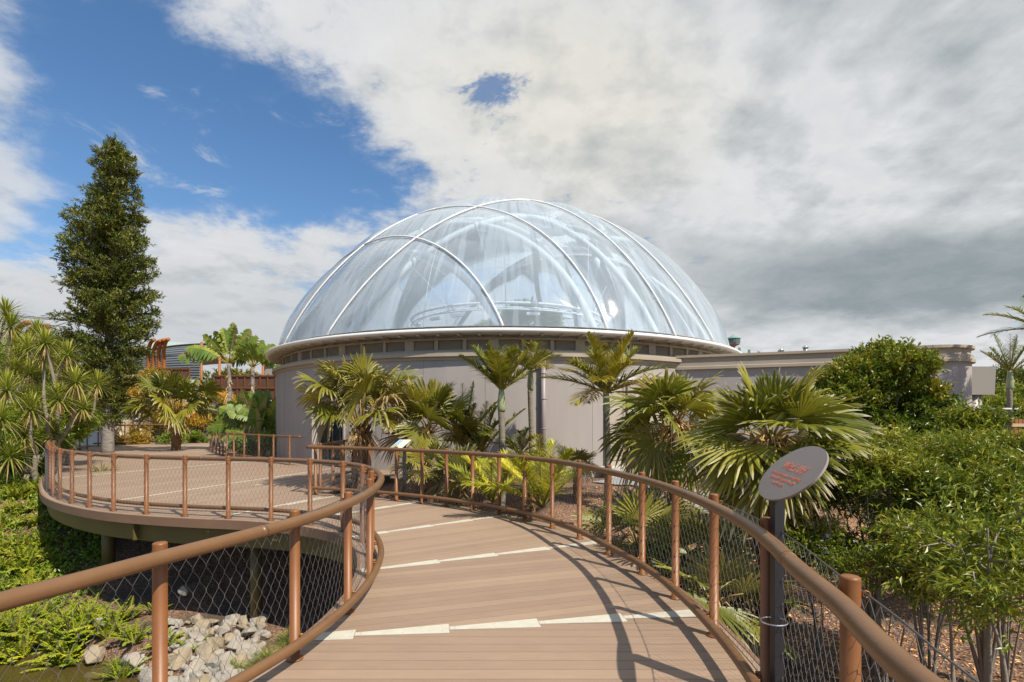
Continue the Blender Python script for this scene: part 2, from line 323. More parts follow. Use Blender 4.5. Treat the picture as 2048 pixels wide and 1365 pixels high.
def build_deck():
    mb = MB(); W = 0.14; rnd = random.Random(4)
    for k, ad in enumerate(ANG):
        a = R(ad); d = np.array([math.cos(a), math.sin(a)]); n = np.array([-d[1], d[0]])
        s = DECK @ n
        for i in range(int(s.min() / W) - 1, int(s.max() / W) + 2):
            A = clip(intervals(DECK, n * (i * W + 0.0028), d), n * (i * W + 0.0028), d, k, 0.0)
            B = clip(intervals(DECK, n * (i * W + W - 0.0028), d), n * (i * W + W - 0.0028), d, k, 0.0)
            if not A or not B: continue
            if len(A) != len(B):
                C = clip(intervals(DECK, n * (i * W + W / 2), d), n * (i * W + W / 2), d, k, 0.0); A = B = C
            for (a0, a1), (b0, b1) in zip(A, B):
                v = []
                L = max(a1, b1) - min(a0, b0); cuts = [0.0]
                if L > 5.4:
                    c = rnd.uniform(1.5, 5.4)
                    while c < L - 0.5: cuts.append(c / L); c += 5.4
                cuts.append(1.0); z = 0.0
                for c0, c1 in zip(cuts[:-1], cuts[1:]):
                    g = 0.0015
                    pts = [n * (i * W + .0028) + d * (a0 + (a1 - a0) * c0 + g), n * (i * W + .0028) + d * (a0 + (a1 - a0) * c1 - g),
                           n * (i * W + W - .0028) + d * (b0 + (b1 - b0) * c1 - g), n * (i * W + W - .0028) + d * (b0 + (b1 - b0) * c0 + g)]
                    v = [(p[0], p[1], z) for p in pts] + [(p[0], p[1], z - 0.025) for p in pts]
                    mb.add(v, np.array([(0, 1, 2, 3), (4, 7, 6, 5), (0, 4, 5, 1), (1, 5, 6, 2), (2, 6, 7, 3), (3, 7, 4, 0)]), (rnd.random(), rnd.random(), k / 6))
    m = mat('composite_board', (0.37, 0.235, 0.15), 0.62); nt = m.node_tree; L = nt.links; b = nt.nodes['Principled BSDF']
    at = nt.nodes.new('ShaderNodeAttribute'); at.attribute_name = 'lf'; sp = nt.nodes.new('ShaderNodeSeparateXYZ'); L.new(at.outputs['Vector'], sp.inputs[0])
    tc = nt.nodes.new('ShaderNodeTexCoord')
    def noi(s, det, st=(1, 1, 1)):
        mp = nt.nodes.new('ShaderNodeMapping'); mp.inputs['Scale'].default_value = st; L.new(tc.outputs['Object'], mp.inputs[0])
        n = nt.nodes.new('ShaderNodeTexNoise'); n.inputs['Scale'].default_value = s; n.inputs['Detail'].default_value = det; n.inputs['Roughness'].default_value = 0.65; L.new(mp.outputs[0], n.inputs[0]); return n.outputs[0]
    big = noi(0.8, 5); fine = noi(7, 6, (0.6, 9, 1)); spots = noi(26, 2)
    def MM(op, a, b_):
        n = nt.nodes.new('ShaderNodeMath'); n.operation = op
        for i, v in enumerate((a, b_)):
            if isinstance(v, (int, float)): n.inputs[i].default_value = v
            else: L.new(v, n.inputs[i])
        return n.outputs[0]
    f = MM('ADD', MM('MULTIPLY', sp.outputs[0], 0.24), MM('ADD', MM('MULTIPLY', big, 0.40), MM('MULTIPLY', fine, 0.5)))
    cr = nt.nodes.new('ShaderNodeValToRGB'); e = cr.color_ramp.elements
    e[0].position = 0.35; e[0].color = (0.235, 0.160, 0.108, 1); e[1].position = 0.9; e[1].color = (0.36, 0.252, 0.172, 1); L.new(f, cr.inputs[0])
    mr = nt.nodes.new('ShaderNodeMapRange'); mr.inputs[1].default_value = 0.72; mr.inputs[2].default_value = 0.80; L.new(spots, mr.inputs[0])
    mx = nt.nodes.new('ShaderNodeMix'); mx.data_type = 'RGBA'; L.new(MM('MULTIPLY', mr.outputs[0], 0.35), mx.inputs[0]); L.new(cr.outputs[0], mx.inputs[6]); mx.inputs[7].default_value = (0.16, 0.10, 0.07, 1)
    L.new(mx.outputs[2], b.inputs['Base Color'])
    bp = nt.nodes.new('ShaderNodeBump'); bp.inputs['Strength'].default_value = 0.12; bp.inputs['Distance'].default_value = 0.01; L.new(fine, bp.inputs['Height']); L.new(bp.outputs[0], b.inputs['Normal'])
    tag(mb.build('boardwalk', m), kind='structure')
    # dark sheet just under the boards, its colour standing in for shade in the gaps
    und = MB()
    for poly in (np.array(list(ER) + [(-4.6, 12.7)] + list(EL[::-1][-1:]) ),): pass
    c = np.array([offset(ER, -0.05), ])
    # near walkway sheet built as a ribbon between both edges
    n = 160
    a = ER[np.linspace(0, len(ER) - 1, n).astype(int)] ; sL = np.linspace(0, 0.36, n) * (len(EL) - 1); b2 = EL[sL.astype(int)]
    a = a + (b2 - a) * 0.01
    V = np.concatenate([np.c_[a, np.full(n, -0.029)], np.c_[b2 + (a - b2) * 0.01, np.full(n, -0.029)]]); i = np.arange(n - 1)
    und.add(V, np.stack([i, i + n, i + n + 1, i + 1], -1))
    tag(und.build('walkway_gap_shade', mat('gap_shade_dark', (0.05, 0.04, 0.03), 0.9)), kind='structure')
    # edge fascia boards and steel beams
    for nm, E_, sgn in (('right', ER, 1), ('left', EL, -1)):
        for (o0, o1, z0, z1, m_, name) in ((-0.005, 0.03, -0.155, 0.006, m_fascia, 'fascia_board'), (-0.30, -0.12, -0.50, -0.16, m_beam, 'edge_beam')):
            q = MB(); P0 = offset(E_, sgn * o0)[::4]; P1 = offset(E_, sgn * o1)[::4]; K = len(P0)
            V = np.concatenate([np.c_[P0, np.full(K, z0)], np.c_[P1, np.full(K, z0)], np.c_[P1, np.full(K, z1)], np.c_[P0, np.full(K, z1)]]); i = np.arange(K - 1)
            F = np.concatenate([np.stack([i + a_ * K, i + 1 + a_ * K, i + 1 + b_ * K, i + b_ * K], -1) for a_, b_ in ((0, 1), (1, 2), (2, 3), (3, 0))]); q.add(V, F)
            if name == 'edge_beam' and sgn < 0:
                for s_ in range(6, K - 1, 34):   # web stiffener plates
                    pp = P1[s_]; t = nrm(P1[s_ + 1] - P1[s_]); box(q, (pp[0] - t[1] * 0.05, pp[1] + t[0] * 0.05, -0.33), (0.02, 0.12, 0.30), math.atan2(t[1], t[0]))
            o = q.build('deck_' + name, m_); tag(o, ('brown fascia board' if 'fascia' in name else 'olive steel beam') + (' along the right edge of the boardwalk' if sgn > 0 else ' under the rim of the round lookout deck and left boardwalk edge'), 'deck edge' if 'fascia' in name else 'beam')
build_deck()
# white wedge strips
m_strip = mat('white_insert_board', (0.56, 0.53, 0.43), 0.6, 0, (0.43, 0.40, 0.32), 9, 0.7, 0.1, 60)
def strips():
    mb = MB(); scr = MB()
    for k, (q, a) in enumerate(LINES[:4]):
        a_ = R(a); d = np.array([math.cos(a_), math.sin(a_)]); n = np.array([-d[1], d[0]]); q = np.array(q)
        iv = [i for i in intervals(DECK, q, d) if i[0] < 0.3 < i[1] + 0.3 and i[1] < 8]
        if not iv: continue
        t0, t1 = iv[0]; t0 += 0.03; t1 -= 0.03
        lo, hi = R(ANG[k] - a), R(ANG[k + 1] - a)
        t = t1; L = 0.80
        cuts = []
        while t > t0: cuts.append((max(t - L, t0), t, t - L)); t -= L
        for c0, c1, full in cuts:
            w = 0.030
            def wid(s): return (-w + math.tan(lo) * (s - full) * 0.55, w + math.tan(hi) * (s - full) * 0.55)
            l0, h0 = wid(c0); l1, h1 = wid(c1 - 0.002)
            P = [q + d * c0 + n * l0, q + d * (c1 - 0.004) + n * l1, q + d * (c1 - 0.004) + n * h1, q + d * c0 + n * h0]
            v = [(p[0], p[1], 0.006) for p in P] + [(p[0], p[1], 0.0015) for p in P]
            mb.add(v, np.array([(0, 1, 2, 3), (0, 4, 5, 1), (1, 5, 6, 2), (2, 6, 7, 3), (3, 7, 4, 0)]))
            for s in (0.06, 0.5, 0.92):
                for f in (0.2, 0.8):
                    l_, h_ = wid(c0 + (c1 - c0) * s); pp = q + d * (c0 + (c1 - c0) * s) + n * (l_ + (h_ - l_) * f)
                    th = np.arange(6) * math.pi / 3
                    scr.add(np.c_[pp[0] + .004 * np.cos(th), pp[1] + .004 * np.sin(th), np.full(6, .0072)], [tuple(range(6))])
    for p, q in (((-4.75, 10.85), (-3.9, 12.6)), ((-8.8, 11.35), (-6.4, 19.0)), ((-7.0, 14.0), (-5.0, 18.2)), ((-13.8, 15.7), (-10.6, 22.6)), ((-5.3, 9.8), (-4.4, 11.9)), ((-19.5, 23.5), (-15.0, 31.0)), ((-23, 29.5), (-17.5, 37))):
        p = np.array(p); q = np.array(q); d = nrm(q - p); n = np.array([-d[1], d[0]]) * 0.035
        v = [(*(p + n), .006), (*(p - n), .006), (*(q - n), .006), (*(q + n), .006), (*(p + n), .001), (*(p - n), .001), (*(q - n), .001), (*(q + n), .001)]
        mb.add(v, np.array([(3, 2, 1, 0), (0, 1, 5, 4), (1, 2, 6, 5), (2, 3, 7, 6), (3, 0, 4, 7)]))
    o = mb.build('deck_marking_strips', m_strip); tag(o, kind='structure')
    s = scr.build('deck_screws', m_black); tag(s, kind='structure')
strips()

# ------------------------------------------------------------------ railings
def mesh_panel(mb, C, z0, z1, w=0.045, h=0.075, r=0.0011):
    """woven steel net along the plan curve C"""
    s = np.concatenate([[0], np.cumsum(np.linalg.norm(np.diff(C, axis=0), axis=1))]); K = int(s[-1] / w)
    nr = int((z1 - z0) / h); zs = []; off = []
    for i in range(nr + 1):
        zc = z0 + (z1 - z0) * i / nr; e = 0.010
        side = 1 if i % 2 else -1
        zs += [zc - e, zc + e]; off += [side, side]
    zs = np.clip(np.array(zs), z0, z1); off = np.array(off) * 0.5
    T = np.gradient(C, axis=0); T = nrm(T); n = np.stack([T[:, 1], -T[:, 0]], -1)
    k = np.arange(K)[:, None]; par = np.where(k % 2 == 0, 1, -1)
    S = (k + 0.5 + off[None, :] * par * 0.94) * w          # neighbours meet at the ferrules
    S = np.clip(S, 0, s[-1]); x = np.interp(S, s, C[:, 0]); y = np.interp(S, s, C[:, 1])
    tx = np.interp(S, s, T[:, 0]); ty = np.interp(S, s, T[:, 1]); nx, ny = ty, -tx
    M = len(zs); base = []
    for a in (0, 2.094, 4.189):
        ca, sa = math.cos(a) * r, math.sin(a) * r
        base.append(np.stack([x + tx * ca + nx * sa, y + ty * ca + ny * sa, np.broadcast_to(zs[None, :], x.shape)], -1))
    V = np.stack(base, 2)                                   # K,M,3,3
    idx = np.arange(K * M * 3).reshape(K, M, 3); F = []
    for j in range(3):
        j2 = (j + 1) % 3
        F.append(np.stack([idx[:, :-1, j], idx[:, :-1, j2], idx[:, 1:, j2], idx[:, 1:, j]], -1).reshape(-1, 4))
    mb.add(V.reshape(-1, 3), np.concatenate(F))
def at_s(C, s):
    S = np.concatenate([[0], np.cumsum(np.linalg.norm(np.diff(C, axis=0), axis=1))])
    p = np.array([np.interp(s, S, C[:, 0]), np.interp(s, S, C[:, 1])]); q = np.array([np.interp(s + .02, S, C[:, 0]), np.interp(s + .02, S, C[:, 1])]); q0 = np.array([np.interp(s - .02, S, C[:, 0]), np.interp(s - .02, S, C[:, 1])])
    return p, nrm(q - q0)
def posts_by_px(C, pxs, s0, minstep=0.3):
    """arc positions where the posts stand, read from where they are seen"""
    S = np.concatenate([[0], np.cumsum(np.linalg.norm(np.diff(C, axis=0), axis=1))]); X = np.where(C[:, 1] > 0.3, 1024 + 1030 * C[:, 0] / np.maximum(C[:, 1], .3), 9e9)
    out = []; cur = s0
    for p in pxs:
        m = np.where(((X[:-1] - p) * (X[1:] - p) <= 0) & (S[1:] > cur))[0]
        if len(m) and S[m[0]] < cur + 2.6: cur = S[m[0]]
        else: cur = cur + 0.62
        out.append(cur); cur += minstep
    return out
def railing(label, C, side, post_s, zr=1.09, net=True, zl=0.17, r=0.042, w=0.045, group=None, z0=0.0, near=6.0, netr=0.0015, spl=True):
    mid = C[len(C) // 2]
    root = empty('railing', (mid[0], mid[1], z0), label, 'railing', group)
    mb = MB(); tube(mb, np.c_[C, np.full(len(C), z0 + zr)], r, 16); 
    S = np.concatenate([[0], np.cumsum(np.linalg.norm(np.diff(C, axis=0), axis=1))])
    if spl:
        for s in np.arange(1.9, S[-1], 2.9):     # sleeve joints
            p, t = at_s(C, s); cyl(mb, (*(p - t * .02), z0 + zr), (*(p + t * .02), z0 + zr), r + .0012, n=16)
    mb.build('handrail', m_rail, root, True)
    mb = MB(); tube(mb, np.c_[C, np.full(len(C), z0 + zl)], r * .93, 12); mb.build('kick_rail', m_rail, root, True)
    for s in post_s:
        p, t = at_s(C, s); n = np.array([t[1], -t[0]]) * side
        q = p + n * (0.105); pr = 0.038; top = z0 + zr + 0.062
        mb = MB()
        tube(mb, [(*q, z0 + .001), (*q, z0 + .012), (*q, z0 + .012), (*q, top - .012), (*q, top - .004), (*q, top)], [.062, .062, pr, pr, pr * .97, pr * .8], 16)
        for z in (zr, zl):
            cyl(mb, (*(q - n * pr * .5), z0 + z - .004), (*(p + n * r * .6), z0 + z - .004), 0.013, n=8)
        for z in (zr - .03, zl + .03):
            box(mb, (*(p + n * .062), z0 + z - .012), (0.05, 0.012, 0.03), math.atan2(n[1], n[0]))
        o = mb.build('post', m_post, root, True)
        if net and np.linalg.norm(q) < 15:
            th = np.linspace(0, 2 * math.pi, 9)[:-1]; c = q + n * (pr + .02)
            for zz in (zr - .01, 0.05):
                e = MB()
                ring = [(c[0] + n[0] * .014 * math.cos(a), c[1] + n[1] * .014 * math.cos(a), z0 + zz + .014 * math.sin(a)) for a in th]
                tube(e, ring, .0045, 6, closed=True)
                ob = e.build('cable_eye', m_post, None, True); ob.parent = o
                ob.location = (-root.location[0], -root.location[1], -root.location[2])
    if net:
        Cn = offset(C, side * 0.165)[:: 2 if len(C) > 200 else 1]
        mb = MB(); mesh_panel(mb, Cn, z0 + .05, z0 + zr - .01, w=w, h=w * 1.65, r=netr); mb.build('wire_net', m_wire, root, True)
        mb = MB()
        for z in (zr - .01, .05): tube(mb, np.c_[Cn, np.full(len(Cn), z0 + z)][::3], .004, 6)
        mb.build('cable', m_cable, root)
    return root
PR = posts_by_px(offset(CR, .105), [1690, 1530, 1427, 1351, 1284, 1219, 1161, 1107, 1053, 1002, 950, 900, 850, 799, 747, 694, 639], 2.2, .35)
PR = [PR[0] - 2.4, PR[0] - 1.3] + PR
railing('long bronze tube railing with wire net curving along the right side of the boardwalk', CR, 1, PR, zr=1.14)
PL = posts_by_px(offset(CL, -.105), [330, 590, 700, 740, 745, 742, 734, 719, 698, 657, 609, 554, 490, 440, 384, 317, 257, 204, 163, 130], 2.8, .3)
PL = [PL[0] - 2.1, PL[0] - 1.05] + PL
s_ = PL[-1]; tot = float(np.linalg.norm(np.diff(CL, axis=0), axis=1).sum())
while s_ < tot - 1.3: s_ += 1.15; PL.append(s_)
railing('bronze tube railing with wire net looping from the near left round the lookout', CL, -1, PL, zr=1.08)
def line(pts, step=.1): return catmull(pts, step)
CB = line([(-4.88, 12.3), (-4.95, 14.2), (-5.0, 16.0)])
railing('short bronze railing running from the corner to the fan palm by the glass doors', CB, 1, [.6, 1.6, 2.6, 3.5], zr=1.14, netr=.0014)
CPl = line([(-18.9, 33.0), (-16.6, 28.6), (-14.4, 25.6), (-12.5, 23.2), (-10.2, 21.3), (-8.1, 19.7)])
railing('bronze railing round the big leaved planter beside the dome wall', CPl, 1, [.2, 1.7, 3.2, 4.7, 6.2, 7.5, 8.6, 9.7, 10.9, 12.0, 13.1, 14.4, 15.6, 16.8], zr=1.1, netr=.0016, w=.06)
CBk = line([(-26.9, 33.0), (-25.5, 34.2), (-24.8, 36.5), (-24.0, 40.0)])
CBk = line([(px2x(x, 1905 / (y - 835)), 1905 / (y - 835)) for x, y in ((187, 894), (222, 892), (262, 890), (331, 886), (380, 883), (424, 880))])
railing('far bronze railing without net along the back of the plaza', CBk, -1, list(np.arange(.4, 20, 1.7)), zr=1.32, net=False, zl=.2, r=.055)
for i, (x, y, zb, rr) in enumerate([(px2x(217, 11.8), 11.8, -2.0, .13), (px2x(172, 13.6), 13.6, -1.9, .13), (px2x(513, 9.9), 9.9, -2.3, .11), (-5.5, 15, -1.5, .13)]):
    mb = MB(); cyl(mb, (x, y, zb), (x, y, -.30), rr, n=20); cyl(mb, (x, y, -.32), (x, y, -.295), rr * 1.25, n=20)
    tag(mb.build('deck_pier', m_beam, smooth=True), ['olive round pier under the lookout, nearer of the thin pair at left', 'olive round pier under the lookout, farther of the thin pair at left', 'olive round pier under the lookout above the rock bank', 'olive pier deep in shadow under the plaza'][i], 'pier', 'piers under the deck')
# ------------------------------------------------------------------ the domed building
BC = (-0.38, 29.1)
def bpt(r, phi, z): return (BC[0] + r * math.sin(R(phi)), BC[1] - r * math.cos(R(phi)), z)
bld = empty('domed_building', (BC[0], BC[1], 0), 'round taupe building under a large clear ribbed dome', 'building')
def arc_wall(mb, phi0, phi1, prof, n): lathe(mb, (BC[0], BC[1], 0), prof, n, R(phi0), R(phi1))
mb = MB()
WR = 11.79
for p0, p1, z0, z1 in ((-29, 331 - 9, -0.6, 3.8), (-38, -29, 2.45, 3.8)):
    arc_wall(mb, p0, p1, [(WR - .35, z0), (WR, z0), (WR, z1), (WR - .35, z1)], max(12, int((p1 - p0) / 2)))
for ph in (-38, -29):      # door reveals
    c = bpt(WR - .15, ph, 1.0); box(mb, (c[0], c[1], 0.925), (.06, .45, 3.05), R(ph))
mb.build('wall', m_render, bld, False)
m_joint = mat('joint_sealant', (0.22, 0.19, 0.17), .8)
for ph in list(np.arange(-86, -40, 11.5)) + [-22, -13, -2.5, 5, 15.5] + [70, 90]: 
    mb = MB(); c = bpt(WR + .001, ph, 1.9); box(mb, c, (.012, .006, 3.74), R(ph)); mb.build('wall_joint', m_joint, bld)
mb = MB()   # stepped cornice
arc_wall(mb, 0, 360, [(WR - .2, 3.79), (WR + .05, 3.79), (WR + .05, 3.90), (WR + .16, 3.90), (WR + .16, 4.02), (WR + .02, 4.03), (WR + .02, 4.09), (WR - .5, 4.10)], 120)
mb.build('cornice', m_trim, bld)
mb = MB(); arc_wall(mb, 0, 360, [(11.42, 4.0), (11.42, 4.62)], 160); mb.build('clerestory_wall', m_trim, bld)
pil = MB(); NB = 72
lou0 = None
for i in range(NB):
    ph = i * 360 / NB - 1.2
    wide = (i % 3 == 0)
    c = bpt(11.47, ph, 4.345)
    if math.cos(R(ph)) > .15: pil = MB(); box(pil, c, (.34 if wide else .13, .14, .50), R(ph)); pil.build('pilaster', m_trim, bld)
front = MB()
arc_wall(front, 0, 360, [(11.43, 4.50), (11.56, 4.50), (11.56, 4.58), (11.43, 4.58)], 144)
arc_wall(front, 0, 360, [(11.43, 4.10), (11.60, 4.10), (11.60, 4.16), (11.43, 4.16)], 144)
front.build('clerestory_frame', m_trim, bld)
for i in range(NB):
    ph = (i + .5) * 360 / NB - 1.2
    if math.cos(R(ph)) < 0.2: continue
    q = MB()
    for z in np.linspace(4.185, 4.48, 8):
        c = bpt(11.47, ph, z); rz = R(ph); cc, s = math.cos(rz), math.sin(rz); t = R(38)
        M3 = np.array([[cc, -s, 0], [s, cc, 0], [0, 0, 1]]) @ np.array([[1, 0, 0], [0, math.cos(t), -math.sin(t)], [0, math.sin(t), math.cos(t)]])
        box(q, c, (.74, .055, .008), M3=M3)
    q.build('louvre_panel', m_louver, bld)
# eave: white fascia, soffit and brackets
mb = MB(); arc_wall(mb, 0, 360, [(11.40, 4.66), (12.14, 4.65), (12.24, 4.67), (12.24, 4.765), (12.16, 4.80), (11.80, 4.84)], 200); mb.build('eave_gutter', m_white, bld, True)
mb = MB()
for i in range(108):
    ph = i * 360 / 108
    if math.cos(R(ph)) < 0: continue
    if math.cos(R(ph)) < .2: continue
    mb = MB(); box(mb, bpt(11.78, ph, 4.592), (.05, .66, .055), R(ph)); box(mb, bpt(12.02, ph, 4.60), (.10, .16, .035), R(ph)); mb.build('eave_bracket', m_louver, bld)
# roof slab ring between drum and dome, floor
mb = MB(); arc_wall(mb, 0, 360, [(11.45, 4.60), (11.0, 4.60), (11.0, 4.95), (11.86, 4.93)], 120); mb.build('ring_beam', m_white, bld)
# inner drum wall seen through the film
mb = MB(); arc_wall(mb, 0, 360, [(11.0, 0), (11.0, 4.6)], 90); arc_wall(mb, 0, 360, [(0.01, .0), (11, 0)], 60); mb.build('inner_wall', mat('inner_wall', (.30, .32, .32), .9), bld)
# dome film
DC = np.array([BC[0], BC[1], 0.53]); DR = 12.6
PLN = [((0.71, -0.585, -0.391), -0.657), ((0.645, 0.764, -0.026), -9.066), ((0.56, 0.821, -0.109), -7.603), ((0.755, 0.643, 0.128), -0.861), ((0.71, -0.585, -0.391), -4.1),
       ((-0.854, -0.173, -0.49), -8.229), ((0.645, 0.764, 0.0), 4.2)]
PLN = [(nrm(np.array(n)), d) for n, d in PLN]
def on_dome(v): return v
nt_, nr_ = 360, 110; tmax = math.acos(4.36 / 12.66)
th = np.linspace(0.0005, tmax, nr_)[:, None]; ph = (np.arange(nt_) * 2 * math.pi / nt_)[None, :]
U = np.stack([np.sin(th) * np.sin(ph), -np.sin(th) * np.cos(ph), np.cos(th) * np.ones_like(ph)], -1)
dd = np.full(U.shape[:2], 9.0)
for i_, (n, d) in enumerate(PLN):
    if i_ in (1, 2): w_ = np.abs(U @ n * 12.66 - d)
    else: w_ = np.abs(U @ n * 12.66 - d)
    dd = np.minimum(dd, w_)
dd = np.minimum(dd, (tmax - th) * 12.66 + 0 * ph)
rad = DR - .10 + 0.30 * (1 - np.exp(-dd / 1.1))
V = DC + U * rad[..., None]
idx = np.arange(nr_ * nt_).reshape(nr_, nt_); i = np.arange(nr_ - 1)[:, None]; j = np.arange(nt_)[None, :]; j2 = (j + 1) % nt_
F = np.stack([idx[i, j], idx[i + 1, j], idx[i + 1, j2], idx[i, j2]], -1).reshape(-1, 4)
mb = MB(); mb.add(V.reshape(-1, 3), F, np.stack([ph / 6.2832 + 0 * th, th / tmax + 0 * ph, np.clip(dd / 3, 0, 1)], -1).reshape(-1, 3))
mf = bpy.data.materials.new('dome_film'); mf.use_nodes = True; nt = mf.node_tree; nt.nodes.clear(); L = nt.links
def NN(t, **k):
    n = nt.nodes.new(t)
    for a, b in k.items(): setattr(n, a, b)
    return n
def MMx(op, a, b, clamp=False):
    n = NN('ShaderNodeMath', operation=op, use_clamp=clamp)
    for i, v in enumerate((a, b)):
        if isinstance(v, (int, float)): n.inputs[i].default_value = v
        else: L.new(v, n.inputs[i])
    return n.outputs[0]
at = NN('ShaderNodeAttribute', attribute_name='lf'); sp = NN('ShaderNodeSeparateXYZ'); L.new(at.outputs['Vector'], sp.inputs[0])
cm = NN('ShaderNodeCombineXYZ'); L.new(MMx('MULTIPLY', sp.outputs[0], 210.0), cm.inputs[0]); L.new(MMx('MULTIPLY', sp.outputs[1], 3.2), cm.inputs[1])
nz = NN('ShaderNodeTexNoise'); nz.inputs['Scale'].default_value = 1.0; nz.inputs['Detail'].default_value = 4; nz.inputs['Roughness'].default_value = .55; L.new(cm.outputs[0], nz.inputs[0])
tcx = NN('ShaderNodeTexCoord'); nb = NN('ShaderNodeTexNoise'); nb.inputs['Scale'].default_value = .16; nb.inputs['Detail'].default_value = 5; L.new(tcx.outputs['Object'], nb.inputs[0])
st = NN('ShaderNodeMapRange', interpolation_type='SMOOTHSTEP'); st.inputs[1].default_value = .49; st.inputs[2].default_value = .58
L.new(MMx('ADD', MMx('MULTIPLY', nz.outputs[0], .62), MMx('ADD', MMx('MULTIPLY', nb.outputs[0], .55), MMx('MULTIPLY', sp.outputs[1], -.09))), st.inputs[0])
rim_ = NN('ShaderNodeMapRange', interpolation_type='SMOOTHSTEP'); rim_.inputs[1].default_value = 1.0; rim_.inputs[2].default_value = .25; L.new(sp.outputs[2], rim_.inputs[0])
dens = MMx('ADD', .34, MMx('MULTIPLY', MMx('MULTIPLY', st.outputs[0], rim_.outputs[0]), .16))
geo = NN('ShaderNodeNewGeometry'); lw = NN('ShaderNodeLayerWeight'); lw.inputs[0].default_value = .35
dens = MMx('ADD', dens, MMx('MULTIPLY', lw.outputs['Facing'], .22), True)
tr = NN('ShaderNodeBsdfTransparent'); tr.inputs[0].default_value = (.89, .96, 1, 1)
df = NN('ShaderNodeBsdfDiffuse'); df.inputs[0].default_value = (.80, .91, 1, 1)
tl = NN('ShaderNodeBsdfTranslucent'); tl.inputs[0].default_value = (.88, .95, 1, 1)
m1 = NN('ShaderNodeMixShader'); m1.inputs[0].default_value = .5; L.new(df.outputs[0], m1.inputs[1]); L.new(tl.outputs[0], m1.inputs[2])
m2 = NN('ShaderNodeMixShader'); L.new(dens, m2.inputs[0]); L.new(tr.outputs[0], m2.inputs[1]); L.new(m1.outputs[0], m2.inputs[2])
gl = NN('ShaderNodeBsdfGlossy'); gl.inputs['Roughness'].default_value = .07; gl.inputs[0].default_value = (1, 1, 1, 1)
fr = NN('ShaderNodeFresnel'); fr.inputs[0].default_value = 1.36
m3 = NN('ShaderNodeMixShader'); L.new(MMx('MULTIPLY', fr.outputs[0], .9), m3.inputs[0]); L.new(m2.outputs[0], m3.inputs[1]); L.new(gl.outputs[0], m3.inputs[2])
bn = NN('ShaderNodeTexNoise'); bn.inputs['Scale'].default_value = .7; bn.inputs['Detail'].default_value = 3; L.new(tcx.outputs['Object'], bn.inputs[0])
bmp = NN('ShaderNodeBump'); bmp.inputs['Strength'].default_value = .15; bmp.inputs['Distance'].default_value = .12; L.new(bn.outputs[0], bmp.inputs['Height']); L.new(bmp.outputs[0], gl.inputs['Normal'])
om = NN('ShaderNodeOutputMaterial'); L.new(m3.outputs[0], om.inputs[0])
mb.build('dome_film', mf, bld, True)
def rib(mbs, n, d, r, tube_r, zmin, cond=None):
    """arch where a plane cuts the sphere of radius r round the dome's centre"""
    rr = math.sqrt(max(r * r - d * d, .01)); c = n * d
    e1 = nrm(np.cross(n, [0, 0, 1.0])); e2 = np.cross(n, e1)
    a = np.linspace(0, 2 * math.pi, 240, endpoint=False); P = c + rr * (np.cos(a)[:, None] * e1 + np.sin(a)[:, None] * e2)
    ok = P[:, 2] > zmin - .53
    k = np.where(ok & ~np.roll(ok, 1))[0]
    if len(k) == 0: return
    P = np.roll(P, -k[0], 0); ok = np.roll(ok, -k[0]); P = P[ok]
    if len(P) > 3: tube(mbs, P + DC, tube_r, 8)
for i_, (n, d) in enumerate(PLN):
    q = MB(); rib(q, n, d, DR - .02, .038, 4.86); q.build('dome_rib', m_white, bld, True)
    q = MB(); rib(q, n, d * .94, DR - .78, .15, 4.86); q.build('inner_arch', m_tubew, bld, True)
# thin bracing cables on the film
q = MB()
rr_ = random.Random(8)
for k in range(16):
    a = rr_.uniform(0, math.pi); n = nrm(np.array([math.cos(a), math.sin(a), rr_.uniform(-.35, .35)])); rib(q, n, rr_.uniform(-8, 8), DR - .12, .011, 4.9)
q.build('bracing_cables', m_white, bld)
# crown hatch
q = MB(); box(q, (BC[0] + .95, BC[1] - .4, 13.28), (1.15, .9, .10), R(20)); box(q, (BC[0] + .95, BC[1] - .4, 13.17), (.95, .7, .12), R(20)); q.build('roof_hatch', m_white, bld)
# inner lighting ring
q = MB()
for rr2, zz, t in ((5.3, 7.15, .07), (4.95, 7.0, .05), (5.3, 6.85, .04)):
    a = np.linspace(0, 2 * math.pi, 72, endpoint=False); tube(q, np.stack([BC[0] + .1 + rr2 * np.sin(a), BC[1] - rr2 * np.cos(a), np.full(72, zz)], -1), t, 6, closed=True)
for a in np.arange(0, 360, 15):
    cyl(q, (BC[0] + .1 + 5.3 * math.sin(R(a)), BC[1] - 5.3 * math.cos(R(a)), 7.15), (BC[0] + .1 + 4.95 * math.sin(R(a)), BC[1] - 4.95 * math.cos(R(a)), 7.0), .03, n=5)
for a in (-60, 0, 60, 120, 180, 240): cyl(q, (BC[0] + .1 + 5.3 * math.sin(R(a)), BC[1] - 5.3 * math.cos(R(a)), 7.15), (BC[0] + 7.4 * math.sin(R(a)), BC[1] - 7.4 * math.cos(R(a)), 10.2), .02, n=5)
q.build('lighting_ring', m_tubew, bld, True)
for a in (-62, -42, -26, -6, 14, 34, 52):
    q = MB(); box(q, (BC[0] + .1 + 5.2 * math.sin(R(a)), BC[1] - 5.2 * math.cos(R(a)), 6.68), (.62, .2, .12), R(a)); q.build('floodlight', m_white, bld)
q = MB(); X_ = px2x(1193, 27); cyl(q, (X_, 27, 9.45), (X_, 27, 10.35), .19, n=16); cyl(q, (X_, 27, 10.35), (X_, 27, 10.65), .27, .1, n=16); cyl(q, (X_, 27, 10.6), (X_, 27, 11.2), .02, n=6); q.build('ventilation_duct', m_tubew, bld, True)
q = MB()
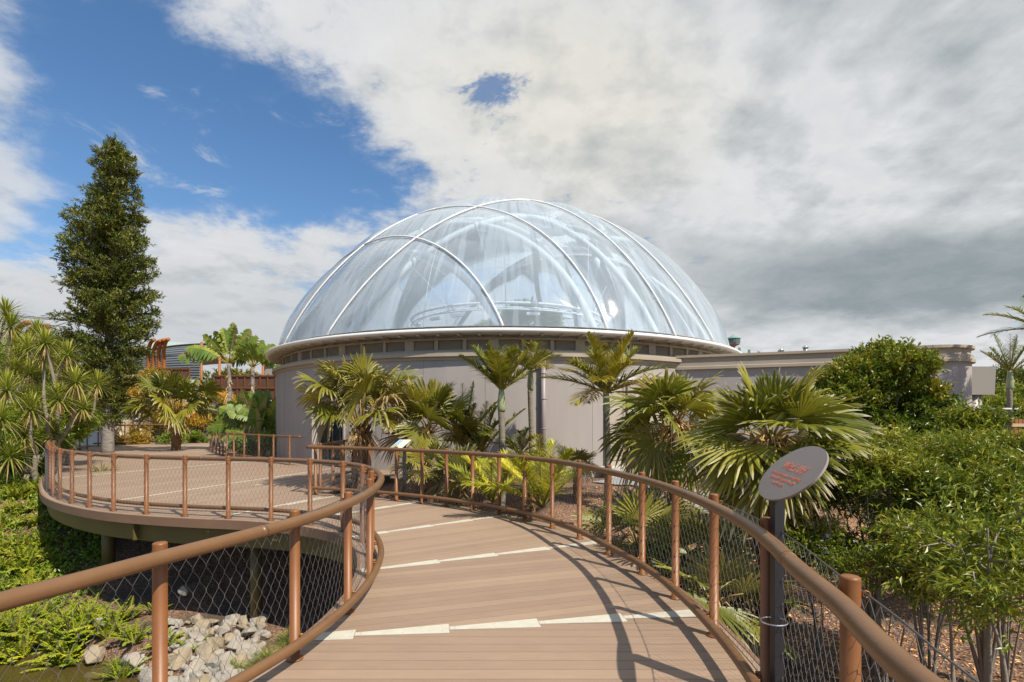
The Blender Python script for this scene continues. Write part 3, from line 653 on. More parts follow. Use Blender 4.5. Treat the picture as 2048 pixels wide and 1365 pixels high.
for X0, Y0, Z0, w, h, a in ((-1.9, 27.0, 11.35, 1.3, .55, 20), (-2.9, 26.5, 11.3, 1.0, .35, 20), (1.9, 28.0, 11.9, 1.9, .5, -15)): box(q, (X0, Y0, Z0), (w, .06, h), R(a))
q.build('vent_panel', mat('vent_blue', (.12, .17, .24), .5), bld)
# entrance: recess, glazing, interior rail
q = MB(); c = bpt(9.6, -33.5, 1.2); box(q, c, (2.6, 3.2, 2.9), R(-33.5)); 
q = MB()
for ph in (-37.4, -34.9, -33.6, -31.4, -29.6):
    box(q, bpt(WR - .25, ph, 1.22), (.055, .07, 2.45), R(ph))
box(q, bpt(WR - .25, -33.5, 2.40), (1.8, .07, .08), R(-33.5)); box(q, bpt(WR - .25, -33.5, .04), (1.8, .07, .07), R(-33.5))
q.build('door_frame', mat('blue_grey_frame', (.10, .14, .17), .35, .6), bld)
mg = bpy.data.materials.new('door_glass'); mg.use_nodes = True; b = mg.node_tree.nodes['Principled BSDF']; b.inputs['Base Color'].default_value = (.02, .025, .02, 1); b.inputs['Roughness'].default_value = .05; b.inputs['Specular IOR Level'].default_value = .25; b.inputs['Alpha'].default_value = .4
for p0, p1 in ((-37.2, -35.1), (-34.7, -33.8), (-33.4, -31.6), (-31.2, -29.8)):
    q = MB(); box(q, bpt(WR - .26, (p0 + p1) / 2, 1.2), ((p1 - p0) * .205, .012, 2.3), R((p0 + p1) / 2)); q.build('door_glass', mg, bld)
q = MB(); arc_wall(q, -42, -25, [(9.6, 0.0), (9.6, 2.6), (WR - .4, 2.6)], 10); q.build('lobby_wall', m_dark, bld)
q = MB()
for z in (.9, 1.25): cyl(q, bpt(10.4, -38, z), bpt(10.4, -28, z), .03, n=8)
for ph in (-36, -33, -30): cyl(q, bpt(10.4, ph, 0), bpt(10.4, ph, 1.25), .03, n=8)
q.build('lobby_rail', m_post, bld, True)
# downpipe
q = MB(); x_ = bpt(WR + .14, 6.9, 0); cyl(q, (x_[0], x_[1], -.3), (x_[0], x_[1], 3.86), .085, n=20)
for z in (.45, 1.45, 2.45, 3.3): cyl(q, (x_[0], x_[1], z), (x_[0], x_[1], z + .035), .095, n=20); box(q, (x_[0] + .10, x_[1] + .05, z + .017), (.09, .05, .035))
q.build('downpipe', mat('taupe_pipe', (.27, .225, .215), .45), bld, True)
# beige louvred plant doors on the right of the drum
dl = MB(); fr_ = MB()
for p0, p1 in ((17.6, 21.6), (21.9, 25.9), (26.2, 30.2)):
    pm = (p0 + p1) / 2; w = (p1 - p0) * .2055
    box(fr_, bpt(WR + .03, pm, 1.65), (w, .05, 3.0), R(pm))
    for z in np.arange(.55, 1.55, .085):
        box(dl, bpt(WR + .07, pm, z), (w - .26, .03, .055), R(pm))
    for z in (.40, 1.65, 2.95): box(dl, bpt(WR + .066, pm, z), (w - .05, .03, .09), R(pm))
    for e in (p0 + .3, p1 - .3): box(dl, bpt(WR + .07, e, 1.65), (.08, .03, 2.9), R(e))
fr_.build('service_door', mat('service_door_beige', (.44, .37, .29), .6, 0, (.38, .32, .25), 3, .6), bld); dl.build('door_louvres', m_trim, bld)
q = MB(); arc_wall(q, 17.2, 30.6, [(WR + .02, 3.17), (WR + .12, 3.17), (WR + .12, 3.25), (WR + .02, 3.25)], 14); q.build('door_hood', m_white, bld)
q = MB(); arc_wall(q, 16.5, 33, [(WR + .02, .16), (WR + .6, .14), (WR + .62, -.4)], 14); q.build('door_apron', mat('pale_concrete', (.5, .48, .43), .85, 0, (.42, .4, .36), 4, .6), bld)
# right wing, swept along its plan line
wing = empty('low_wing', (11, 18, 0), 'long low taupe wing with a beige parapet and rounded end right of the dome', 'building')
WP = [(5.4, 19.6), (10.0, 17.9), (13.4, 16.45)]
cx_, cy_, cr_ = 13.95, 17.75, 1.42
WP += [(cx_ + cr_ * math.sin(a), cy_ - cr_ * math.cos(a)) for a in np.linspace(R(-22), R(90), 14)] + [(15.37, 24.0)]
WP = np.array(WP)
def sweep(mb, C, prof):
    T = nrm(np.gradient(C, axis=0)); Nn = np.stack([T[:, 1], -T[:, 0]], -1); K = len(C); P = len(prof)
    V = np.stack([np.c_[C + Nn * o, np.full(K, z)] for o, z in prof], 1).reshape(-1, 3); i = np.arange(K - 1)[:, None]; j = np.arange(P - 1)[None, :]
    mb.add(V, np.stack([i * P + j, (i + 1) * P + j, (i + 1) * P + j + 1, i * P + j + 1], -1).reshape(-1, 4))
q = MB(); sweep(q, WP, [(0, -.8), (0, 3.62)]); q.build('wall', m_render, wing)
q = MB(); sweep(q, WP, [(-.1, 3.62), (.10, 3.62), (.10, 3.72), (.05, 3.74), (.05, 3.86), (-.02, 3.87), (-.02, 4.05), (.08, 4.06), (.08, 4.15), (-.3, 4.16), (-.3, 3.7)]); q.build('parapet', m_trim, wing)
q = MB(); q.add([(5.4, 19.9, 3.8), (13.4, 16.8, 3.8), (15.2, 17.8, 3.8), (15.2, 24, 3.8), (5.4, 26, 3.8)], [(0, 1, 2, 3, 4)]); q.build('roof', m_conc, wing)
q = MB()
for i in range(11): box(q, (7.0, 19.08, 2.62 + i * .045), (.75, .03, .02), R(-20))
q.build('wall_vent', m_louver, wing)
q = MB(); X_ = 16.15; box(q, (X_, 17.9, 3.05), (1.15, .5, .92)); 
q2 = MB(); vv = [(15.42, 17.55, 2.62), (16.45, 17.55, 2.62), (16.50, 17.55, 3.58), (15.42, 17.55, 3.58), (15.42, 18.2, 2.62), (16.45, 18.2, 2.62), (16.5, 18.2, 3.58), (15.42, 18.2, 3.58)]
q2.add(vv, np.array([(0, 1, 2, 3), (5, 4, 7, 6), (4, 0, 3, 7), (1, 5, 6, 2), (3, 2, 6, 7), (4, 5, 1, 0)])); q2.build('rain_head', mat('head_beige', (.26, .235, .2), .5), wing)
q = MB(); cyl(q, (15.98, 17.9, -.5), (15.98, 17.9, 2.63), .27, n=20); cyl(q, (15.98, 17.9, 2.0), (15.98, 17.9, 2.05), .285, n=20); q.build('downpipe', mat('taupe_pipe2', (.29, .245, .235), .45), wing, True)
# things behind and beyond
def fl(name, cat, label, parts, group=None):
    r_ = empty(name, parts[0][2], label, cat, group)
    for nm, mbx, loc, m_ in parts: mbx.build(nm, m_, r_, True)
    return r_
for k, (px, w, top, Y) in enumerate([(1562, 7, 698, 24.0), (1611, 6, 692, 25.0)]):
    q = MB(); x = px2x(px, Y); zt = py2z(top, Y); cyl(q, (x, Y, 3.6), (x, Y, zt - .1), .11, n=14); r_ = empty('roof_flue', (x, Y, 3.8), ['steel flue on the wing roof left of the big bush', 'small steel flue half hidden by the top of the big bush'][k], 'flue', 'flues on the wing roof'); q.build('pipe', m_steel, r_, True)
    q = MB(); cyl(q, (x, Y, zt - .1), (x, Y, zt), .15, .07, n=14); q.build('cowl', m_steel, r_, True)
    if k == 0: q = MB(); cyl(q, (x - .13, Y, 3.6), (x - .13, Y, zt - .12), .035, n=8); q.build('side_pipe', m_steel, r_, True)
Y = 120; x = px2x(1467, Y); r_ = empty('control_tower', (x, Y, 0), 'small green topped tower peeping out behind the right edge of the dome', 'tower')
q = MB(); lathe(q, (x, Y, 0), [(.5, 0), (.5, py2z(693, Y)), (1.3, py2z(690, Y)), (1.5, py2z(686, Y))], 16); q.build('shaft', m_conc, r_)
q = MB(); lathe(q, (x, Y, 0), [(1.5, py2z(686, Y)), (1.45, py2z(678, Y))], 16); q.build('gallery', mat('tower_glass', (.08, .12, .12), .2), r_)
q = MB(); lathe(q, (x, Y, 0), [(1.6, py2z(678, Y)), (1.2, py2z(675, Y)), (.1, py2z(670, Y))], 16); q.build('roof', mat('verdigris', (.18, .30, .24), .7), r_)
Y = 55; r_ = empty('green_roof_hall', (px2x(1500, Y), Y, 0), 'pale hall with a sloping roof just above the wing behind the dome', 'building')
q = MB(); x0, x1 = px2x(1470, Y), px2x(1535, Y); q.add([(x0, Y, py2z(694, Y)), (x1, Y, py2z(707, Y)), (x1, Y + 8, py2z(707, Y)), (x0, Y + 8, py2z(694, Y)), (x0, Y, 0), (x1, Y, 0)], [(0, 1, 2, 3), (0, 4, 5, 1)]); q.build('roof', mat('pale_roof', (.55, .6, .58), .5), r_)
q = MB()
for t in (.1, .4, .7): xa = x0 + (x1 - x0) * t; za = py2z(694, Y) + (py2z(707, Y) - py2z(694, Y)) * t; q.add([(xa, Y - .03, za - 1.2), (xa + .25, Y - .03, za - 1.3), (xa + .25, Y - .03, za - .05), (xa, Y - .03, za)], [(0, 1, 2, 3)])
q.build('roof_ribs', mat('roof_rib_green', (.10, .22, .18), .6), r_)
# ------------------------------------------------------------------ terrain
def sst(x, a, b): t = np.clip((x - a) / (b - a), 0, 1); return t * t * (3 - 2 * t)
def _n(x, y, s, k):
    return np.sin(x * s + 1.3 * k + 1.7 * np.sin(y * s * .7 + k)) * np.cos(y * s * 1.1 - .9 * k + 1.3 * np.sin(x * s * .8 + 2 * k))
def hgt(x, y):
    x = np.asarray(x, float); y = np.asarray(y, float)
    h = np.full(np.broadcast(x, y).shape, -0.22)
    # hollow with the stream on the left, under the lookout
    left = 1 - sst(x, -1.6, 1.2)
    pit = left * (1 - sst(y, 10.0, 17.0))
    bank = sst(-x, 10.3, 15.0) * sst(y, 2, 9)
    h = h - 1.85 * pit * (1 - .72 * bank)
    # right side garden below the walkway
    right = sst(x, 0.2, 1.6) * (1 - sst(y, 8.5, 15.0)) * (1 - .35 * sst(x, 5, 12))
    h = h - 0.72 * right
    d = np.sqrt(((x + 9.0) / 5.2) ** 2 + ((y - 5.9) / 3.5) ** 2)
    h = h - .55 * (1 - sst(d, .72, 1.05)) * left
    h = h + .05 * _n(x, y, 1.1, 1) + .025 * _n(x, y, 3.1, 2)
    # rising ground far behind
    h = h + 3.0 * sst(y, 60, 200) * sst(np.abs(x), -1, 60)
    return h
def build_ground():
    def ax(lo, hi, st, far):
        c = list(np.arange(lo, hi, st)); a = []; g = st; v = lo
        while v > -far: g *= 1.35; v -= g; a.append(v)
        b_ = []; g = st; v = c[-1]
        while v < far: g *= 1.35; v += g; b_.append(v)
        return np.array(a[::-1] + c + b_)
    X = ax(-32, 26, .22, 2500); Y = ax(-4, 34, .22, 3500)
    xx, yy = np.meshgrid(X, Y); z = hgt(xx, yy)
    V = np.stack([xx, yy, z], -1).reshape(-1, 3); nx = len(X); i = np.arange(len(Y) - 1)[:, None]; j = np.arange(nx - 1)[None, :]
    F = np.stack([i * nx + j, i * nx + j + 1, (i + 1) * nx + j + 1, (i + 1) * nx + j], -1).reshape(-1, 4)
    mb = MB(); mb.add(V, F)
    m = bpy.data.materials.new('bark_mulch_ground'); m.use_nodes = True; nt = m.node_tree; L = nt.links; b = nt.nodes['Principled BSDF']; b.inputs['Roughness'].default_value = .95
    tc = nt.nodes.new('ShaderNodeTexCoord')
    vo = nt.nodes.new('ShaderNodeTexVoronoi'); vo.inputs['Scale'].default_value = 34; vo.inputs['Randomness'].default_value = 1; L.new(tc.outputs['Object'], vo.inputs[0])
    cr = nt.nodes.new('ShaderNodeValToRGB'); e = cr.color_ramp.elements; e[0].color = (.075, .036, .02, 1); e[1].color = (.40, .24, .15, 1); k = e.new(.5); k.color = (.20, .105, .06, 1)
    sp = nt.nodes.new('ShaderNodeSeparateColor'); L.new(vo.outputs['Color'], sp.inputs[0]); L.new(sp.outputs[0], cr.inputs[0])
    n = nt.nodes.new('ShaderNodeTexNoise'); n.inputs['Scale'].default_value = .6; n.inputs['Detail'].default_value = 6; L.new(tc.outputs['Object'], n.inputs[0])
    r = nt.nodes.new('ShaderNodeMapRange'); r.inputs[1].default_value = .46; r.inputs[2].default_value = .62; L.new(n.outputs[0], r.inputs[0])
    mx = nt.nodes.new('ShaderNodeMix'); mx.data_type = 'RGBA'; L.new(r.outputs[0], mx.inputs[0]); L.new(cr.outputs[0], mx.inputs[6]); mx.inputs[7].default_value = (.09, .062, .038, 1)
    L.new(mx.outputs[2], b.inputs['Base Color'])
    bp = nt.nodes.new('ShaderNodeBump'); bp.inputs['Strength'].default_value = .8; bp.inputs['Distance'].default_value = .03; L.new(vo.outputs['Distance'], bp.inputs['Height']); L.new(bp.outputs[0], b.inputs['Normal'])
    tag(mb.build('ground', m, smooth=True), kind='structure')
build_ground()
# stream pool
mw = bpy.data.materials.new('stream_water'); mw.use_nodes = True; nt = mw.node_tree; b = nt.nodes['Principled BSDF']; L = nt.links
b.inputs['Base Color'].default_value = (.055, .042, .012, 1); b.inputs['Roughness'].default_value = .06; b.inputs['Specular IOR Level'].default_value = .5
n = nt.nodes.new('ShaderNodeTexNoise'); n.inputs['Scale'].default_value = 1.3; n.inputs['Detail'].default_value = 6; r = nt.nodes.new('ShaderNodeValToRGB'); e = r.color_ramp.elements
e[0].position = .35; e[0].color = (.03, .024, .008, 1); e[1].position = .7; e[1].color = (.10, .072, .02, 1); L.new(n.outputs[0], r.inputs[0]); L.new(r.outputs[0], b.inputs['Base Color'])
n2 = nt.nodes.new('ShaderNodeTexNoise'); n2.inputs['Scale'].default_value = 5; n2.inputs['Detail'].default_value = 4; bp = nt.nodes.new('ShaderNodeBump'); bp.inputs['Strength'].default_value = .25; bp.inputs['Distance'].default_value = .02
L.new(n2.outputs[0], bp.inputs['Height']); L.new(bp.outputs[0], b.inputs['Normal'])
mb = MB(); g = np.linspace(0, 2 * math.pi, 64, endpoint=False); mb.add(np.stack([-9.0 + 6.0 * np.cos(g), 5.9 + 4.3 * np.sin(g), np.full(64, -2.30)], -1), [tuple(range(64))]); tag(mb.build('water', mw), kind='structure')

# ------------------------------------------------------------------ plant kit (everything vectorised)
def blades(mb, O, D, Ln, W, droop=0.2, prof=(1, .9, .6, .05), ts=None, lf=None, fold=0.0, roll=None, up=(0, 0, 1.0)):
    O = np.asarray(O, float).reshape(-1, 3); D = nrm(np.asarray(D, float).reshape(-1, 3)); N = len(O)
    Ln = np.broadcast_to(Ln, (N,)); W = np.broadcast_to(W, (N,)); droop = np.broadcast_to(droop, (N,)); K = len(prof)
    ts = np.linspace(0, 1, K) if ts is None else np.asarray(ts)
    up = np.broadcast_to(np.asarray(up, float), (N, 3))
    S = np.cross(D, up); bad = np.linalg.norm(S, axis=1) < .05; S[bad] = [1, 0, 0]; S = nrm(S)
    if roll is not None:
        Nn = np.cross(S, D); roll = np.broadcast_to(roll, (N,)); S = S * np.cos(roll)[:, None] + Nn * np.sin(roll)[:, None]
    P = O[:, None] + D[:, None] * (Ln[:, None] * ts[None])[..., None]
    P[..., 2] -= droop[:, None] * Ln[:, None] * ts[None] ** 2
    hw = (W[:, None] * np.asarray(prof)[None]) * .5
    a = P - S[:, None] * hw[..., None]; c = P + S[:, None] * hw[..., None]
    lfv = np.zeros((N, 3)) if lf is None else np.asarray(lf)
    if fold:
        Nn = np.cross(S, D); mid = P - Nn[:, None] * (hw * fold)[..., None]; V = np.stack([a, mid, c], 2); m = 3
    else: V = np.stack([a, c], 2); m = 2
    idx = np.arange(N * K * m).reshape(N, K, m); F = []
    for j in range(m - 1): F.append(np.stack([idx[:, :-1, j], idx[:, :-1, j + 1], idx[:, 1:, j + 1], idx[:, 1:, j]], -1).reshape(-1, 4))
    A = np.broadcast_to(lfv[:, None, None, :], (N, K, m, 3)).copy(); A[..., 1] = ts[None, :, None]
    mb.add(V.reshape(-1, 3), np.concatenate(F), A.reshape(-1, 3))
def leaves(mb, O, D, Nrm, Ln, W, lf, fold=.25):
    """small pointed leaves: two folded halves each"""
    N = len(O); D = nrm(D); S = nrm(np.cross(D, Nrm)); Nn = np.cross(S, D)
    Ln = np.broadcast_to(Ln, (N,))[:, None]; W = np.broadcast_to(W, (N,))[:, None]
    a = O; t = O + D * Ln - Nn * Ln * .12; l = O + D * Ln * .45 - S * W * .5 + Nn * W * fold; r = O + D * Ln * .45 + S * W * .5 + Nn * W * fold
    V = np.stack([a, l, t, r], 1); i = np.arange(N)[:, None] * 4
    F = np.concatenate([i + np.array([[0, 2, 1]]), i + np.array([[0, 3, 2]])]); A = np.repeat(lf[:, None, :], 4, 1).copy(); A[:, :, 1] = np.array([0, .4, 1, .4])
    mb.add(V.reshape(-1, 3), F, A.reshape(-1, 3))
def unit(rg, N): v = rg.normal(size=(N, 3)); return nrm(v)
def fan_leaf(mb, T, t, up, Rr, rg, span=R(250), nseg=34, droop=.25, cup=.25, lf=(.5, 0, 0), torn=.0):
    t = nrm(np.asarray(t, float)); s = np.cross(t, up); s = s / max(np.linalg.norm(s), 1e-6); n = np.cross(s, t); rr_ = rg.normal(0, .5); s = s * math.cos(rr_) + n * math.sin(rr_); s0_ = s; s = s / max(np.linalg.norm(s), 1e-6); n = np.cross(s, t)
    half = span / nseg / 2; th = np.linspace(-span / 2 + half, span / 2 - half, nseg)
    rs = np.array([.04, .28, .5, .72, .88, 1.0]); wf = np.array([1, 1, 1, .80, .48, .05])
    Ri = Rr * (.70 + .30 * np.cos(th * .75)) * rg.uniform(.9, 1.06, nseg)
    V = np.zeros((nseg, 6, 3, 3)); c = np.cos; sn = np.sin
    for j, o in enumerate((-1, 0, 1)):
        ang = th[:, None] + o * half * wf[None]
        dirv = c(ang)[..., None] * t + sn(ang)[..., None] * s + n * (cup * (1 - c(th)) * .5 + (0 if o else .0))[:, None, None]
        P = T + dirv * (Ri[:, None] * rs[None])[..., None]
        if o == 0: P = P + n * (rs * wf * Rr * half * .55)[None, :, None]
        V[:, :, j] = P
    dr = droop * .5 * rg.uniform(.3, 1.9, nseg)
    V[..., 2] -= (dr[:, None] * Rr * np.clip(rs - .25, 0, 1)[None] ** 2.2 * 1.6)[..., None]
    sw = rg.normal(0, .05, nseg) * Rr; V += (sw[:, None] * rs[None] ** 3)[..., None, None] * s
    idx = np.arange(nseg * 18).reshape(nseg, 6, 3); F = [np.stack([idx[:, :-1, j], idx[:, :-1, j + 1], idx[:, 1:, j + 1], idx[:, 1:, j]], -1).reshape(-1, 4) for j in (0, 1)]
    A = np.zeros((nseg, 6, 3, 3)); A[..., 0] = np.clip(lf[0] + rg.normal(0, .08, nseg), 0, 1)[:, None, None]; A[..., 1] = rs[None, :, None] * rg.uniform(.9, 1.06, nseg)[:, None, None]; A[..., 2] = lf[2]
    mb.add(V.reshape(-1, 3), np.concatenate(F), A.reshape(-1, 3))
def fan_crown(hub, n, Rr, pet, rg, lo=-35, hi=82, nseg=34, dead=.12, mb=None, stems=None, droop=.25, cup=.3, azb=None, span=250):
    for i in range(n):
        f = (i + .5) / n; el = R(hi + (lo - hi) * f ** .85); az = i * 2.39996 + rg.uniform(-.3, .3)
        if azb is not None: az = azb + (az % 6.283 - 3.1416) * .85
        d = np.array([math.cos(el) * math.sin(az), -math.cos(el) * math.cos(az), math.sin(el)])
        L_ = pet * rg.uniform(.8, 1.15) * (.75 + .4 * math.sin(f * 3.1)); T = hub + d * L_ + np.array([0, 0, -.12 * L_ * f * 2])
        t = nrm(d + np.array([0, 0, -.55 * f - .05]) + rg.normal(0, .1, 3)); isd = 1.0 if (f > .72 and rg.random() < dead * 3.2) else (0.35 if rg.random() < dead else 0.)
        tube(stems, [hub, hub + d * L_ * .55 + [0, 0, .02], T], [.022, .014, .008], 5, a=(.8, .3, .3 if isd < .9 else 1))
        up = np.array([0, 0, 1.0]) if abs(t[2]) < .93 else np.array([math.sin(az), -math.cos(az), 0.0]) * -1
        fan_leaf(mb, T, t, up, Rr * rg.uniform(.85, 1.1) * (.82 if isd > .9 else 1), rg, R(span) * rg.uniform(.85, 1.08), nseg, droop * (1 + 1.3 * f) * (2.2 if isd > .9 else 1), cup, (min(1, .15 + .7 * rg.random()), 0, isd * rg.uniform(.7, 1)))
m_fan = leafmat('fan_palm_leaf', (.055, .075, .012), (.13, .135, .022), (.25, .215, .05), tip=(.52, .42, .24), tip_from=.82, trans=.3, rough=.45)
m_fanb = leafmat('broad_fan_palm_leaf', (.055, .078, .012), (.12, .135, .02), (.23, .215, .045), tip=(.60, .52, .36), tip_from=.85, trans=.3, rough=.43)
m_nik = leafmat('feather_palm_leaf', (.045, .07, .01), (.11, .13, .02), (.23, .21, .035), tip=(.42, .30, .14), tip_from=.88, trans=.25, rough=.36)
m_yel = leafmat('young_palm_leaf', (.15, .19, .02), (.27, .29, .03), (.42, .40, .06), tip=(.5, .38, .15), tip_from=.92, trans=.35, rough=.38)
m_cord = leafmat('sword_leaf', (.05, .085, .015), (.13, .165, .03), (.27, .28, .06), tip=(.40, .30, .12), tip_from=.9, trans=.22, rough=.4)
m_ban = leafmat('paddle_leaf', (.04, .09, .02), (.085, .15, .03), (.22, .24, .04), tip=(.34, .24, .09), tip_from=.9, trans=.3, rough=.48)
m_con = leafmat('conifer_leaf', (.035, .055, .012), (.075, .10, .02), (.18, .18, .04), trans=.12, rough=.45)
m_bush = leafmat('glossy_bush_leaf', (.045, .08, .010), (.11, .15, .018), (.30, .23, .03), trans=.22, rough=.35)
m_shrub = leafmat('willowy_shrub_leaf', (.05, .085, .012), (.115, .155, .02), (.24, .24, .04), trans=.25, rough=.4)
m_fern = leafmat('fern_leaf', (.07, .14, .012), (.17, .25, .02), (.33, .36, .04), trans=.35, rough=.45)
m_gc = leafmat('ground_cover_leaf', (.04, .09, .012), (.11, .18, .02), (.24, .28, .04), trans=.3, rough=.4)
m_gold = leafmat('bamboo_leaf', (.10, .11, .015), (.25, .20, .03), (.45, .30, .06), trans=.3, rough=.45)
m_grass = leafmat('sedge_blade', (.05, .09, .02), (.12, .17, .03), (.28, .28, .07), tip=(.45, .36, .16), tip_from=.85, trans=.25, rough=.45)
m_stem = leafmat('leaf_stalk', (.06, .07, .02), (.14, .13, .03), (.25, .19, .06), trans=0, rough=.5)
m_skirt = leafmat('dry_leaf', (.30, .21, .12), (.38, .28, .17), (.48, .38, .25), trans=.15, rough=.8)
m_shaft = mat('crownshaft', (.22, .26, .12), .45, 0, (.34, .36, .20), 3, .8)
m_ring = mat('ringed_trunk', (.30, .26, .19), .85, 0, (.12, .10, .07), 3, .8, .5, 14, stretch=(1, 1, 6))

def fan_palm(label, px, Y, hub_py, n, Rr, pet, seed, trunk_r=.13, base=None, lo=-35, hi=82, dead=.12, nseg=34, m_=None, group='fan palms', skirt=26, azb=None, droop=.25, lean=0, cup=.3, span=250, xoff=0):
    rg = np.random.default_rng(seed); x = px2x(px, Y); gz = float(hgt(x, Y)) if base is None else base; hz = py2z(hub_py, Y)
    root = empty('fan_palm', (x, Y, gz), label, 'palm tree', group); hub = np.array([x + lean, Y, hz])
    t = MB(); K = 9; zz = np.linspace(gz - .1, hz - .02, K); P = np.stack([x + lean * np.linspace(0, 1, K) ** 2, np.full(K, Y), zz], -1); tube(t, P, trunk_r * (1.2 - .25 * np.linspace(0, 1, K)), 14)
    # old leaf bases wrapped round the trunk
    for i in range(int(max(8, (hz - gz) * 26))):
        f = rg.random() ** .7; az = i * 2.4; p = P[0] + (P[-1] - P[0]) * f; d = np.array([math.sin(az), -math.cos(az), 1.7]); q = p + np.array([math.sin(az), -math.cos(az), 0]) * trunk_r * .85
        blades(t, [q], [d], trunk_r * 1.7, trunk_r * .9, .0, (1, .8, .3), fold=.3)
    t.build('trunk', m_fibre, root, False)
    mb = MB(); st = MB(); fan_crown(hub, n, Rr, pet, rg, lo, hi, nseg, dead, mb, st, droop, cup, azb, span)
    mb.build('crown', m_ or m_fan, root); st.build('leaf_stalks', m_stem, root, True)
    if skirt:
        s = MB(); az = rg.uniform(0, 6.28, skirt * 6); O = hub + np.stack([np.sin(az) * trunk_r, -np.cos(az) * trunk_r, rg.uniform(-.25, .1, skirt * 6)], -1)
        D = np.stack([np.sin(az) * .6, -np.cos(az) * .6, rg.uniform(-.6, .5, skirt * 6)], -1); lf = np.stack([rg.random(skirt * 6), 0 * az, 0 * az], -1)
        blades(s, O, D, rg.uniform(.25, .75, skirt * 6) * Rr * .8, .018, rg.uniform(.5, 1.3, skirt * 6), (1, .9, .7, .1), lf=lf); s.build('dry_skirt', m_skirt, root)
    return root
def frond(mb, st, O, D, Ln, droop, rg, lmax=.45, K=36, wid=.028, lift=.25, ang=48, lfx=.5, dead=0., swp=.75, ldroop=.35):
    D = nrm(np.asarray(D, float)); ts = np.linspace(0, 1, 12); P = O + D * (Ln * ts)[:, None]; P[:, 2] -= droop * Ln * ts ** 2
    tube(st, P, np.linspace(.02, .004, 12) * Ln ** .5, 5, a=(.5, .3, dead))
    t = np.linspace(.14, .99, K); C = np.stack([np.interp(t, ts, P[:, k]) for k in range(3)], -1); T = nrm(np.gradient(C, axis=0))
    S = np.cross(T, [0, 0, 1.0]); S = nrm(S); Nn = np.cross(S, T); L_ = lmax * np.clip(np.sin((t * .88 + .12) * math.pi) ** .6, .15, 1)
    for sg in (-1, 1):
        a = R(ang) * (1.1 - .5 * t) + rg.normal(0, .06, K); d = T * np.cos(a)[:, None] + S * (sg * np.sin(a))[:, None] + Nn * (lift + rg.normal(0, .08, K))[:, None]
        lf = np.stack([np.clip(lfx + rg.normal(0, .12, K), 0, 1), 0 * t, np.full(K, dead)], -1)
        blades(mb, C, d, L_ * rg.uniform(.85, 1.1, K), wid, ldroop * rg.uniform(.3, 1.5, K), (.6, 1, .75, .08), lf=lf, fold=.25)
def feather_palm(name, label, px, Y, hub_py, nf, Ln, seed, base=None, shaft=.75, tr=.075, elo=25, ehi=80, lmax=.42, m_=None, group='feather palms', droop=.35, lift=.3, K=38, dead=.1, wid=.03, trunk=True, az0=0., lfx=.5):
    rg = np.random.default_rng(seed); x = px2x(px, Y); gz = float(hgt(x, Y)) if base is None else base; hz = py2z(hub_py, Y)
    root = empty(name, (x, Y, gz), label, 'palm tree' if trunk else 'young palm', group); hub = np.array([x, Y, hz])
    if trunk:
        q = MB(); z = np.arange(gz - .1, hz - shaft + .02, .035); r_ = tr * (1.12 - .2 * (z - gz) / (hz - gz)) * (1 + .05 * (np.arange(len(z)) % 3 == 0)); lean = .03 * np.sin((z - gz) * 1.3)
        tube(q, np.stack([x + lean, np.full(len(z), Y), z], -1), r_, 14); q.build('trunk', m_ring, root, True)
        q = MB(); f = np.linspace(0, 1, 8); tube(q, np.stack([np.full(8, x), np.full(8, Y), hz - shaft + shaft * f], -1), tr * np.array([.98, 1.28, 1.3, 1.22, 1.12, 1.0, .9, .7]), 16); q.build('crownshaft', m_shaft, root, True)
    mb = MB(); st = MB()
    for i in range(nf):
        f = (i + .5) / nf; el = R(ehi + (elo - ehi) * f); az = az0 + i * 2.39996 + rg.uniform(-.25, .25); d = np.array([math.cos(el) * math.sin(az), -math.cos(el) * math.cos(az), math.sin(el)])
        frond(mb, st, hub - [0, 0, .05], d, Ln * rg.uniform(.8, 1.1), droop * rg.uniform(.6, 1.4), rg, lmax, K, wid, lift, 48, min(1, max(0, lfx + rg.normal(0, .22))), .8 if rg.random() < dead and f > .6 else 0)
    mb.build('crown', m_ or m_nik, root); st.build('leaf_stalks', m_stem, root, True)
    return root
